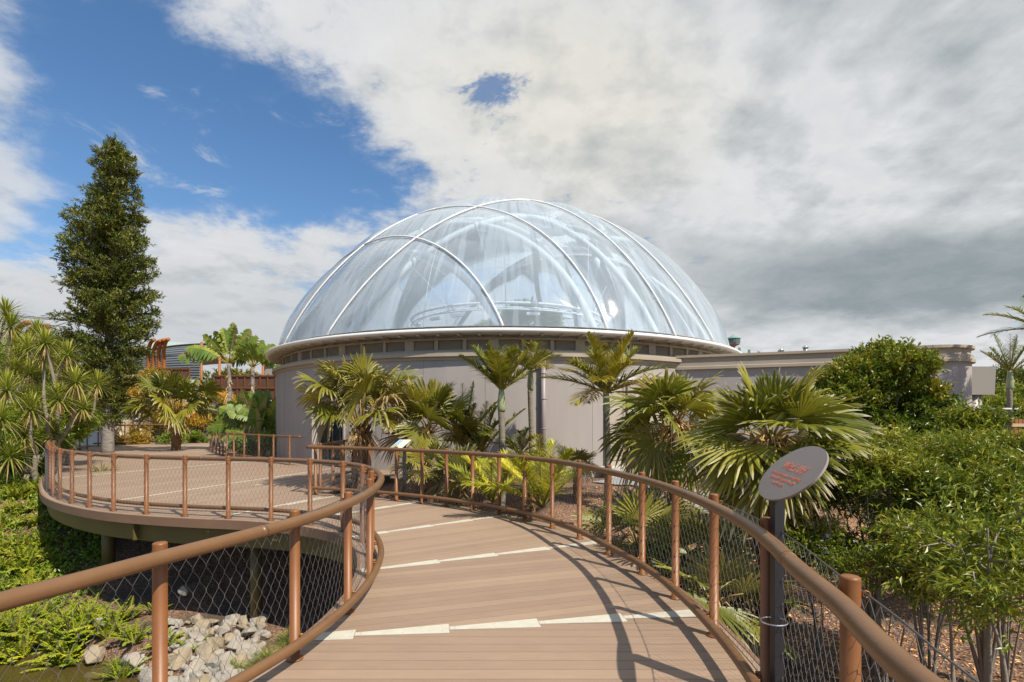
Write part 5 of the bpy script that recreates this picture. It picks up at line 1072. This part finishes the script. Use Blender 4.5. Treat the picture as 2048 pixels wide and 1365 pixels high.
rg = np.random.default_rng(140); N = 5200; x = rg.uniform(-17, -8.0, N); y = rg.uniform(8.3, 17, N); keep = (x / y < -.80) & (rg.random(N) < np.clip((-x - 7.8) / 2, 0, 1)); x, y = x[keep], y[keep]; n_ = len(x)
O = np.repeat(np.stack([x, y, hgt(x, y)], -1), 7, 0) + rg.normal(0, .07, (n_ * 7, 3)) * [1, 1, .6] + [0, 0, .08]; D = nrm(rg.normal(0, 1, (n_ * 7, 3)) + [0, 0, .6])
mb = MB(); leaves(mb, O, D, nrm(rg.normal(0, .5, O.shape) + [0, 0, 1]), .10, .05, np.stack([np.clip(rg.normal(.5, .2, len(O)), 0, 1), np.zeros(len(O)), np.zeros(len(O))], -1)); tag(mb.build('ground_cover', m_gc), kind='stuff')
# leaf litter and bark chips on the right
N = 30000; x = rg.uniform(1.7, 10, N); y = rg.uniform(1.4, 15, N); keep = rg.random(N) < np.clip(9 / (x + y), 0, 1); x, y = x[keep], y[keep]; n_ = len(x); O = np.stack([x, y, hgt(x, y) + .012], -1); D = nrm(rg.normal(0, 1, (n_, 3)) * [1, 1, .25])
mb = MB(); leaves(mb, O, D, nrm(rg.normal(0, .45, O.shape) + [0, 0, 1]), rg.uniform(.03, .10, n_), rg.uniform(.012, .035, n_), np.stack([rg.random(n_), np.zeros(n_), np.zeros(n_)], -1), .1)
tag(mb.build('leaf_litter', leafmat('litter', (.13, .065, .035), (.30, .17, .10), (.50, .33, .22), trans=0, rough=.85)), kind='stuff')
# rocks
m_rock = mat('quarry_rock', (.42, .37, .30), .9, 0, (.20, .175, .14), 5, .7, .7, 26)
m_rock2 = mat('quarry_rock_ochre', (.40, .32, .21), .9, 0, (.21, .17, .11), 6, .7, .7, 26)
def rock(x, y, z, s, seed, label, m_):
    rg = np.random.default_rng(seed); n = 14; P = unit(rg, n) * rg.uniform(.75, 1.0, n)[:, None] * np.array(s) * .5
    bmh = __import__('bmesh').new(); [bmh.verts.new(p) for p in P]; import bmesh; bmesh.ops.convex_hull(bmh, input=bmh.verts)
    bmesh.ops.delete(bmh, geom=[v for v in bmh.verts if not v.link_faces], context='VERTS'); bmesh.ops.bevel(bmh, geom=bmh.edges[:], offset=min(s) * .03, segments=1, affect='EDGES')
    me = bpy.data.meshes.new('rock'); bmh.to_mesh(me); bmh.free(); me.materials.append(m_); o = bpy.data.objects.new('rock', me); COL.objects.link(o); o.location = (x, y, z); o.rotation_euler = tuple(rg.uniform(-.4, .4, 2)) + (rg.uniform(0, 6.28),)
    tag(o, label, 'rock', 'rocks in the bank below the lookout')
rg = np.random.default_rng(150)
big = [(405, 1258, .4), (465, 1240, .34), (495, 1300, .4), (415, 1308, .42), (375, 1295, .34), (445, 1345, .42), (418, 1245, .36), (448, 1262, .32), (388, 1280, .40), (430, 1290, .36), (470, 1290, .34), (500, 1270, .34), (362, 1310, .38), (395, 1330, .36), (440, 1325, .4), (480, 1322, .34), (350, 1275, .32), (350, 1345, .4), (400, 1358, .4), (455, 1355, .38), (135, 1262, .52), (185, 1288, .42), (200, 1255, .4), (275, 1298, .42), (160, 1232, .36), (232, 1232, .3), (300, 1320, .35), (520, 1250, .3)]
for i, (px, py, s) in enumerate(big):
    z = -1.98; Y = (EYE - z) * 1030 / (py - 835) ; x = px2x(px, Y)
    rock(x, Y, float(hgt(x, Y)) + s * .22 if i not in (20, 21, 23) else -2.22, (s * 1.35, s * 1.1, s * .95), 1400 + i, 'pale angular boulder in the rock bank beside the stream' if i < 20 or i > 24 else 'flat weathered boulder at the water edge left of the near post', m_rock if i % 3 else m_rock2)
for i in range(170):
    px = rg.uniform(335, 540); py = rg.uniform(1235, 1380); z = -1.98; Y = (EYE - z) * 1030 / (py - 835); x = px2x(px, Y); s = rg.uniform(.12, .27)
    rock(x, Y, float(hgt(x, Y)) + s * .3, (s * 1.3, s, s * .9), 1500 + i, 'small pale stone wedged between the boulders of the rock bank', m_rock if i % 3 else m_rock2)
rock(px2x(372, 10.2), 10.2, -1.55, (.4, .3, .25), 1600, 'pale block lying in the shade under the lookout', m_rock)
# ------------------------------------------------------------------ signs
def ell_sign():
    C = np.array([1.727, 3.2, 1.508]); e1 = nrm(np.array([-.2, -.98, 0])); e2 = nrm(np.array([.146, -.03, .161])); n = nrm(np.cross(e1, e2)); A, B_ = .405, .222
    root = empty('oval_sign', (1.62, 3.2, -.9), 'tilted grey oval sign reading What\'s Up? on a black post', 'sign')
    th = np.linspace(0, 2 * math.pi, 72, endpoint=False); q = MB(); top = C + np.cos(th)[:, None] * A * e1 + np.sin(th)[:, None] * B_ * e2; V = np.concatenate([top, top - n * .012]); i = np.arange(72); j = (i + 1) % 72
    q.add(V, [tuple(range(72)), tuple(range(143, 71, -1))] + [tuple(t) for t in np.stack([i, i + 72, j + 72, j], -1).tolist()])
    m = mat('sign_face', (.23, .185, .160), .45, .0, (.20, .16, .14), 4, .6); q.build('sign_plate', m, root)
    q = MB(); box(q, (1.668, 3.24, .255), (.066, .045, 2.28), R(12)); q.build('sign_post', m_black, root)
    q = MB(); box(q, tuple(C - n * .030 - e2 * .12), (.16, .10, .03), M3=np.stack([e1, e2, n], 1)); q.build('plate_bracket', m_black, root)
    mt = mat('coral_lettering', (.62, .155, .08), .5)
    def text(s, size, off, shear=0.0, wx=1.0, bold=0.0):
        cu = bpy.data.curves.new('lettering', 'FONT'); cu.body = s; cu.size = size; cu.align_x = 'CENTER'; cu.align_y = 'CENTER'; cu.extrude = .0006; cu.offset = bold; cu.space_character = .97
        tmp = bpy.data.objects.new('tmp', cu); COL.objects.link(tmp); bpy.context.view_layer.update(); me = bpy.data.meshes.new_from_object(tmp.evaluated_get(bpy.context.evaluated_depsgraph_get())); bpy.data.objects.remove(tmp); me.materials.clear(); me.materials.append(mt); o = bpy.data.objects.new('lettering', me); COL.objects.link(o)
        o.parent = root; M4 = Matrix(((e1[0] * wx, e2[0], n[0], 0), (e1[1] * wx, e2[1], n[1], 0), (e1[2] * wx, e2[2], n[2], 0), (0, 0, 0, 1)))
        p = C + e2 * off[1] + e1 * off[0] + n * .0012 - np.array(root.location); M4.translation = Vector(p); o.matrix_local = M4
    text("What's Up?", .088, (.005, .036), wx=1.02, bold=.0008)
    for k, s in enumerate(("If it's an orangutan or siamang,", "please don't stand directly", "underneath.")): text(s, .032, (-.005, -.030 - .034 * k), wx=1.42, bold=.0003)
    ms = mat('stainless_band', (.6, .58, .55), .25, .9)
    for z in (.59, .13):
        q = MB(); th = np.linspace(0, 2 * math.pi, 24, endpoint=False); tube(q, np.stack([1.618 + .078 * np.cos(th), 3.18 + .068 * np.sin(th), np.full(24, z)], -1), .0045, 6, closed=True); q.build('steel_band', ms, root)
ell_sign()
def info_panel():
    Y = 11.6; c = P3(801, 888, Y); root = empty('information_panel', (c[0] + .05, Y, -.2), 'small tilted information panel standing behind the railing among the palms', 'sign')
    q = MB(); box(q, (c[0] + .08, Y + .05, .5), (.07, .07, 1.4)); q.build('panel_post', m_black, root)
    e1 = np.array([1, 0, 0.]); e2 = nrm(np.array([.38, .75, .42])); n = np.cross(e1, e2); cc = np.array(c)
    def quad(mb, u0, u1, v0, v1, o): mb.add([cc + e1 * u + e2 * v + n * o for u, v in ((u0, v0), (u1, v0), (u1, v1), (u0, v1))], [(0, 1, 2, 3)])
    q = MB(); M3 = np.stack([e1, e2, n], 1); box(q, tuple(cc), (.28, .36, .02), M3=np.stack([e1, np.cross(n, e1), n], 1)); q = MB()
    V = [cc + e1 * u + e2 * v + n * o for o in (0, -.02) for u, v in ((-.13, -.19), (.13, -.19), (.13, .19), (-.13, .19))]; q.add(V, np.array([(0, 1, 2, 3), (7, 6, 5, 4), (0, 4, 5, 1), (1, 5, 6, 2), (2, 6, 7, 3), (3, 7, 4, 0)])); q.build('panel', m_white, root)
    q = MB(); quad(q, -.02, .12, -.175, .175, .0015); q.build('text_field', mat('cream_print', (.62, .56, .40), .4), root)
    q = MB(); quad(q, -.12, -.022, -.03, .175, .0015); q.build('sky_picture', mat('blue_print', (.22, .38, .60), .4), root)
    q = MB(); quad(q, -.12, -.022, -.175, -.032, .0015); q.build('leaf_picture', mat('green_print', (.16, .22, .09), .4, 0, (.4, .4, .25), 30, .6), root)
info_panel()
# ------------------------------------------------------------------ far left structures
def tubeobj(name, pts, r, m_, label, cat, group):
    q = MB(); tube(q, catmull(pts, .25), r, 14); p = pts[0]; return tag(q.build(name, m_, smooth=True, loc=tuple(p)), label, cat, group)
Yb = 55
def hook(px, top_px, top_py, base_py, w, Y, lab, r=.26):
    x0 = px2x(px, Y); zt = py2z(top_py, Y); x1 = px2x(top_px, Y); z0 = 0
    h = zt - py2z(base_py, Y)
    pts = [(x0, Y, 0), (x0, Y, py2z(base_py, Y)), (x0 + (x1 - x0) * .12, Y - .3, zt - h * .55), (x0 + (x1 - x0) * .4, Y - .6, zt - h * .18), (x0 + (x1 - x0) * .7, Y - .9, zt - h * .04), (x1, Y - 1.2, zt)]
    tubeobj('bent_tube_post', pts, r, m_rust, lab, 'post', 'orange bent tube posts')
hook(30, 80, 650, 700, 8, 50, 'orange bent tube post, leftmost, tip pointing over the cabbage trees'); hook(52, 93, 660, 712, 8, 50, 'orange bent tube post, second from the left')
hook(84, 118, 658, 710, 9, 48, 'orange bent tube post, third from the left, beside the conifer', .30)
for k, (a, b_, t) in enumerate([(297, 323, 683), (307, 336, 685), (318, 343, 683), (328, 351, 682)]):
    hook(a, b_, t, 725, 5, 58, ['orange bent tube post before the corrugated hall, first from the left', 'orange bent tube post before the corrugated hall, second from the left', 'orange bent tube post before the corrugated hall, third from the left', 'orange bent tube post before the corrugated hall, rightmost'][k], .2)
for k, (px, top, bot) in enumerate([(401, 684, 730), (437, 696, 790), (524, 697, 740)]):
    Y = 57 + k; q = MB(); x = px2x(px, Y); cyl(q, (x, Y, 0), (x + .15, Y, py2z(top, Y)), 0.13, n=12)
    tag(q.build('orange_post', m_rust, smooth=True, loc=(x, Y, 0)), ['straight orange post at the right end of the corrugated hall', 'thin orange post behind the taller paddle leaved plant', 'thin orange post near the left edge of the dome'][k], 'post', 'straight orange posts')
# corrugated hall
Y = 62; x0, x1 = px2x(255, Y), px2x(399, Y); root = empty('corrugated_hall', ((x0 + x1) / 2, Y, 0), 'grey corrugated hall with a curved roof edge behind the fan palm', 'building'); m_cor = mat('corrugated_grey', (.16, .175, .18), .5, .3)
q = MB(); rows = 60; zt = py2z(684, Y); zb = py2z(760, Y); xs = np.linspace(x0, x1, 26)
V = []; 
for r_ in range(rows + 1):
    f = r_ / rows; ztl = zt - .35 * ((xs - x1) / (x1 - x0)) ** 2 * 3.0; z = zb + (ztl - zb) * f; V.append(np.stack([xs, 0 * xs + Y + .10 * (r_ % 4 // 2) + 1.8 * f ** 3, z], -1))
V = np.array(V); n_ = 26; i = np.arange(rows)[:, None]; j = np.arange(n_ - 1)[None, :]; q.add(V.reshape(-1, 3), np.stack([i * n_ + j, i * n_ + j + 1, (i + 1) * n_ + j + 1, (i + 1) * n_ + j], -1).reshape(-1, 4)); q.build('corrugated_wall', m_cor, root)
q = MB(); top = V[-1]; q.add(np.concatenate([top + [0, -.25, .04], top + [0, 6, -1.8]]), np.stack([np.arange(25), np.arange(25) + 1, np.arange(25) + 27, np.arange(25) + 26], -1)); q.build('roof', mat('roof_grey', (.3, .33, .33), .5), root)
q = MB(); q.add([(px2x(291, Y), Y - .2, py2z(697, Y)), (px2x(383, Y), Y - .1, py2z(687, Y)), (px2x(345, Y), Y - .1, py2z(684.5, Y)), (px2x(300, Y), Y - .1, py2z(687, Y))], [(0, 1, 2, 3)]); q.build('roof_light', mat('pale_green_sheet', (.50, .62, .52), .5), root)
m_rustd = mat('weathered_rust', (.13, .055, .022), .7, 0, (.07, .03, .015), 1.2, .8)
# rusty cladding boxes
for k, (a, b_, t, bo, Y, lab) in enumerate([(240, 300, 772, 790, 48, 'rust coloured steel panel box behind the conifer'), (300, 380, 738, 800, 52, 'long rust coloured band under the corrugated hall'), (430, 552, 752, 800, 46, 'rust coloured openwork screen behind the paddle leaved plants'), (0, 135, 715, 800, 44, 'rust coloured wall behind the cabbage trees')]):
    root = empty('rusty_screen', (px2x((a + b_) / 2, Y), Y, 0), lab, 'screen', 'rust coloured screens'); q = MB(); xa, xb = px2x(a, Y), px2x(b_, Y); za, zb = py2z(bo, Y), py2z(t, Y); box(q, ((xa + xb) / 2, Y, (za + zb) / 2), (xb - xa, .12, zb - za)); q.build('panel', m_rustd, root)
    q = MB()
    for f in np.linspace(0, 1, 5 + 4 * (k == 2)): box(q, (xa + (xb - xa) * f, Y - .1, (za + zb) / 2 + .05), (.09, .12, zb - za + .2))
    for f in ((0, .5, 1) if k == 2 else (0, 1)): box(q, ((xa + xb) / 2, Y - .17, za + (zb - za) * f), (xb - xa, .05, .09))
    q.build('frame', mat('dark_rust', (.16, .055, .02), .7), root)
    q = MB(); 
    for f in (0.03, .97): box(q, (xa + (xb - xa) * f, Y + .05, za / 2), (.14, .14, za))
    q.build('leg', m_conc, root)
# curved concrete wall with sloping top, paler wall right of it
def wallobj(label, pts, m_, th=.3, name='garden_wall'):
    """pts: (px, top_py, Y)"""
    q = MB(); P = [(px2x(a, Y), Y, py2z(t, Y)) for a, t, Y in pts]; K = len(P); V = [(x, y, -.3) for x, y, z in P] + list(P) + [(x, y + th, z) for x, y, z in P] + [(x, y + th, -.3) for x, y, z in P]
    F = [(a * K + i, a * K + i + 1, b_ * K + i + 1, b_ * K + i) for i in range(K - 1) for a, b_ in ((0, 1), (1, 2), (2, 3))] + [(0, K, 2 * K, 3 * K), (K - 1, 4 * K - 1, 3 * K - 1, 2 * K - 1)]
    q.add(V, F); tag(q.build(name, m_, loc=P[0]), label, 'wall')
m_shade_conc = mat('shaded_brown_concrete', (.17, .145, .115), .9, 0, (.12, .10, .08), .8, .8, .2, 20)  # concrete darkened in its colour for the shade the curved wall stands in
wallobj('brown concrete wall with shade painted in and a curved sloping top behind the fan palm', [(300, 862, 41), (308, 850, 41), (318, 840, 41), (330, 830, 41.2), (343, 823, 41.4), (356, 819, 41.6), (380, 820, 41.8), (400, 817, 42), (415, 812, 42)], m_shade_conc)
wallobj('sunlit tan concrete wall right of the dark one', [(415, 812, 43), (440, 800, 43), (470, 800, 43), (552, 808, 40)], m_conc)
wallobj('bright white wall behind the cabbage tree stems', [(140, 838, 34), (150, 800, 34), (172, 780, 34), (200, 775, 34), (222, 800, 34)], mat('white_wall', (.74, .70, .64), .8))
wallobj('pale concrete wall behind the conifer trunk', [(222, 812, 40), (248, 810, 40)], mat('grey_wall', (.36, .35, .33), .85))
m_cream = mat('cream_rock', (.58, .50, .36), .9, 0, (.36, .28, .18), 2.5, .9, .6, 8)
def rockwall(label, a, b_, t, Y):
    q = MB(); xs = np.linspace(px2x(a, Y), px2x(b_, Y), 9); zt = py2z(t, Y); rg = np.random.default_rng(int(a)); zz = np.linspace(-.3, zt, 5); V = np.array([[(x + rg.normal(0, .05), Y + rg.normal(0, .12), z + (rg.normal(0, .05) if z > 0 else 0)) for x in xs] for z in zz]); B_ = V + [0, .9, 0]
    A_ = np.concatenate([V.reshape(-1, 3), B_.reshape(-1, 3)]); F = [(r_ * 9 + c, r_ * 9 + c + 1, r_ * 9 + c + 10, r_ * 9 + c + 9) for r_ in range(4) for c in range(8)] + [(36 + c, 37 + c, 45 + 37 + c, 45 + 36 + c) for c in range(8)] + [(r_ * 9, r_ * 9 + 9, 45 + r_ * 9 + 9, 45 + r_ * 9) for r_ in range(4)] + [(r_ * 9 + 8, 45 + r_ * 9 + 8, 45 + r_ * 9 + 17, r_ * 9 + 17) for r_ in range(4)]
    q.add(A_, F); tag(q.build('rock_wall', m_cream, loc=(xs[0], Y, 0)), label, 'wall', 'cream rock walls')
rockwall('cream rock wall block right of the white wall', 182, 212, 848, 34.5); rockwall('cream rock wall block directly right of the conifer trunk', 226, 252, 842, 35); rockwall('cream rock wall block under the visitors\' hats', 258, 285, 845, 35.5)
# cables of the far aviary
q = MB()
for a, ya, b_, yb, Y in ((20, 633, 132, 642, 46), (20, 630, 132, 640, 46.3), (28, 645, 132, 654, 46), (30, 634, 60, 660, 46), (60, 668, 132, 646, 46), (40, 676, 100, 676, 46), (90, 652, 128, 664, 46), (77, 652, 77, 664, 50)):
    q = MB(); cyl(q, P3(a, ya, Y), P3(b_, yb, Y), .035, n=5); tag(q.build('cable', m_cable), 'thin dark cable strung across the sky between tube posts and conifer', 'cable', 'aviary cables')

q = MB(); X_ = px2x(537, 70); box(q, (X_, 70, py2z(720, 70)), (1.6, 1, 1.4)); q2 = empty('distant_house', (X_, 70, 0), 'small distant dark and white house at the left foot of the dome', 'house'); q.build('wall', m_white, q2)
q = MB(); box(q, (X_ - .3, 69.4, py2z(714, 70)), (1.5, 1.6, .9)); q.build('roof', m_cor, q2); q = MB(); box(q, (X_, 70.2, py2z(760, 70)), (1.4, .8, 5.2)); q.build('lower_wall', m_conc, q2)
# right edge background
def tree(label, px, Y, top, w, seed, mm, nlv=1600, Ln=.3):
    z1 = py2z(top, Y); rz = z1 * .42; bush('background_tree', label, 'tree', (px2x(px, Y), Y, z1 - rz), (w, w * .8, rz), nlv, seed, mm, Ln=Ln, W=Ln * .35, lobes=30, lobe_r=.34, base=-.3, stems=5, per=6, spread=.4, group='trees in the background', stem_r=.1, m_s=m_bark)
tree('dark grey green tree behind the distant feather palm', 2010, 34, 725, 2.6, 201, m_con, 2600, .26); tree('dark green tree at the right edge below the tall feather palm', 2060, 28, 770, 2.6, 202, m_shrub, 2200, .26); tree('green tree between wing end and distant palm, low', 1990, 26, 800, 1.6, 203, m_shrub, 1500, .22)
tree('small flat topped tree just above the hall roof right of the tower', 1505, 75, 692, 1.9, 204, m_con, 900, .3)
tree('grey green tree peeping between orange posts at far left', 118, 60, 660, 2.2, 205, m_con, 900, .4); tree('green tree left of the dome behind the screen', 470, 62, 735, 5.0, 206, m_con, 1400, .5); tree('green tree behind the corrugated hall posts', 270, 66, 725, 5.5, 207, m_con, 1500, .5); tree('green tree at the far left edge', -30, 60, 690, 5.0, 208, m_con, 1400, .5)
bush('interior_tree', 'leafy green tree inside the dome seen through the film', 'tree', (px2x(1065, 30), 30, 7.0), (2.0, 1.8, 1.5), 2600, 210, m_gc, Ln=.26, W=.09, lobes=26, lobe_r=.36, base=.1, stems=5, per=6, spread=.3, group='plants inside the dome', stem_r=.1, m_s=m_bark)
bush('interior_tree', 'smaller leafy tree inside the dome, left of the large one', 'tree', (px2x(985, 31), 31, 6.3), (1.2, 1.1, 1.2), 1300, 211, m_gc, Ln=.24, W=.09, lobes=20, lobe_r=.36, base=.1, stems=5, per=6, spread=.3, group='plants inside the dome', stem_r=.08, m_s=m_bark)
feather_palm('interior_palm', 'palm inside the dome near its left edge', 690, 24, 650, 10, 1.1, 212, base=.05, shaft=.5, tr=.08, elo=0, ehi=75, group='plants inside the dome', K=24)
# timber fence at the right edge
root = empty('timber_fence', (px2x(2044, 15), 15, -.3), 'orange timber slat fence at the right edge behind the shrubs', 'fence'); q = MB()
for i in range(12): box(q, (px2x(2024, 15) + i * .12, 15, .75), (.10, .03, 2.1))
q.build('slats', mat('timber_orange', (.34, .14, .05), .7, 0, (.22, .08, .03), 6, .7), root)
q = MB(); [box(q, (px2x(2024, 15) + .7, 14.96, z), (1.5, .05, .09)) for z in (.9, 1.62)]; q.build('rails', mat('timber_pale', (.5, .38, .2), .7), root)
root = empty('canopy', (px2x(2000, 22), 22, 0), 'small pale canopy right of the thick downpipe', 'canopy'); q = MB(); box(q, (px2x(1998, 22), 22, py2z(818, 22)), (.9, .8, .06)); q.build('roof', m_white, root); q = MB(); box(q, (px2x(2002, 22.6), 22.6, 1.0), (1.0, .1, 2.2)); q.build('back_panel', m_black, root)
q = MB(); q.add([(4.6, 15.6, -.12), (9, 13.2, -.12), (9.2, 13.8, -.12), (5.2, 16.6, -.12)], [(0, 1, 2, 3)]); 
# pale service path between the beds
q = MB(); C = catmull([(3.0, 16.6), (4.6, 14.4), (5.6, 11.6), (7.2, 9.6), (10.5, 8.6)], .3); a = offset(C, .6); b_ = offset(C, -.6); K = len(C); z = lambda P: np.maximum(hgt(P[:, 0], P[:, 1]) + .045, -9); V = np.concatenate([np.c_[a, z(a)], np.c_[b_, z(b_)]]); i = np.arange(K - 1); q.add(V, np.stack([i, i + 1, i + 1 + K, i + K], -1)); tag(q.build('path', mat('grey_path', (.30, .30, .29), .9, 0, (.22, .22, .21), 2, .7)), kind='structure')
# ------------------------------------------------------------------ people
def skin_mesh(name, pts, edges, rad, m_, parent, lv=2):
    me = bpy.data.meshes.new(name); me.from_pydata([tuple(p) for p in pts], edges, []); o = bpy.data.objects.new(name, me); COL.objects.link(o); o.parent = parent; me.materials.append(m_)
    sk = o.modifiers.new('skin', 'SKIN'); sk.use_smooth_shade = True
    if not me.skin_vertices: 
        bpy.context.view_layer.objects.active = o
    layer = me.skin_vertices[0].data
    for i, r_ in enumerate(rad): layer[i].radius = (r_, r_) if not isinstance(r_, tuple) else r_
    layer[0].use_root = True; ss = o.modifiers.new('sub', 'SUBSURF'); ss.levels = lv; ss.render_levels = lv; return o
m_skin = mat('skin', (.55, .33, .23), .55); m_hair = mat('hair_brown', (.10, .05, .025), .6); m_shirt = mat('shirt_white', (.72, .72, .72), .8); m_trou = mat('trousers_dark', (.03, .03, .035), .8); m_hat = mat('hat_white', (.78, .76, .72), .8); m_grey = mat('shirt_grey', (.42, .45, .50), .8); m_tan = mat('shorts_tan', (.42, .32, .22), .8)
def person(x, y, z, rz, label, shirt, trou, walk=.0, hat=False, short=False, arm=.1):
    root = empty('person', (x, y, z), label, 'person', None, rz); w = walk
    P = [(0, 0, .96), (0, 0, 1.12), (0, .0, 1.30), (0, 0, 1.45), (0, -.01, 1.54), (0, -.02, 1.64), (0, -.02, 1.72),
         (-.17, 0, 1.42), (-.22, .02 - arm, 1.14), (-.22, -.10 - arm * 2, .92), (-.215, -.13 - arm * 2, .83), (.17, 0, 1.42), (.22, .02 + arm, 1.14), (.22, -.06 + arm, .92), (.215, -.08 + arm, .83),
         (-.095, 0, .90), (-.10, -.16 * w, .50), (-.10, -.26 * w, .08), (-.10, -.26 * w - .14, .035), (.095, 0, .90), (.10, .10 * w, .50), (.10, .34 * w, .12), (.10, .34 * w - .13, .04)]
    E = [(0, 1), (1, 2), (2, 3), (3, 4), (4, 5), (5, 6), (3, 7), (7, 8), (8, 9), (9, 10), (3, 11), (11, 12), (12, 13), (13, 14), (0, 15), (15, 16), (16, 17), (17, 18), (0, 19), (19, 20), (20, 21), (21, 22)]
    Rd = [(.15, .11), (.13, .095), (.155, .105), (.12, .09), .052, (.075, .092), (.06, .08), .055, .042, .034, .03, .055, .042, .034, .03, .085, .058, .042, .034, .085, .058, .042, .034]
    skin_mesh('body', P, E, Rd, m_skin, root, 1)
    S = [0, 1, 2, 3, 7, 8, 11, 12]; mp = {k: i for i, k in enumerate(S)}; r2 = lambda v: tuple(a + .014 for a in v) if isinstance(v, tuple) else v + .016
    skin_mesh('shirt', [P[k] for k in S], [(mp[a], mp[b_]) for a, b_ in E if a in mp and b_ in mp], [r2(Rd[k]) for k in S], shirt, root, 1)
    S = [0, 15, 16, 19, 20] + ([] if short else [17, 21]); mp = {k: i for i, k in enumerate(S)}
    skin_mesh('shorts' if short else 'trousers', [P[k] for k in S], [(mp[a], mp[b_]) for a, b_ in E if a in mp and b_ in mp], [r2(Rd[k]) for k in S], trou, root, 1)
    q = MB(); loc0 = Vector((x, y, z)); c, s = math.cos(rz), math.sin(rz)
    def W(p): return (x + c * p[0] - s * p[1], y + s * p[0] + c * p[1], z + p[2])
    if hat: lathe(q, W((0, -.02, 1.69)), [(.17, -.01), (.10, .012), (.095, .07), (.05, .105), (.001, .11)], 16)
    else: lathe(q, W((0, .005, 1.66)), [(.085, -.05), (.096, .0), (.094, .06), (.06, .105), (.001, .12)], 16)
    q.build('hat' if hat else 'hair', m_hat if hat else m_hair, root, True)
person(px2x(432, 30), 30, 0, R(70), 'person in a white top and dark trousers walking by the planter rail', m_shirt, m_trou, walk=1.0)
person(px2x(440, 32.5), 32.5, 0, R(20), 'person with brown hair half hidden behind the planter leaves', m_grey, m_trou, walk=.3)
person(px2x(274, 38.5), 38.5, 0, R(10), 'person in a broad white sun hat behind the cream rock wall', m_grey, m_trou, hat=True)
person(px2x(298, 37.5), 37.5, 0, R(-60), 'person in a white cap and grey top beside the dark wall edge', m_grey, m_trou, hat=True, arm=.2)
person(px2x(732, 16.8), 16.8, 0, R(150), 'person in a pale shirt and tan shorts behind the palm at the doors', m_grey, m_tan, short=True)
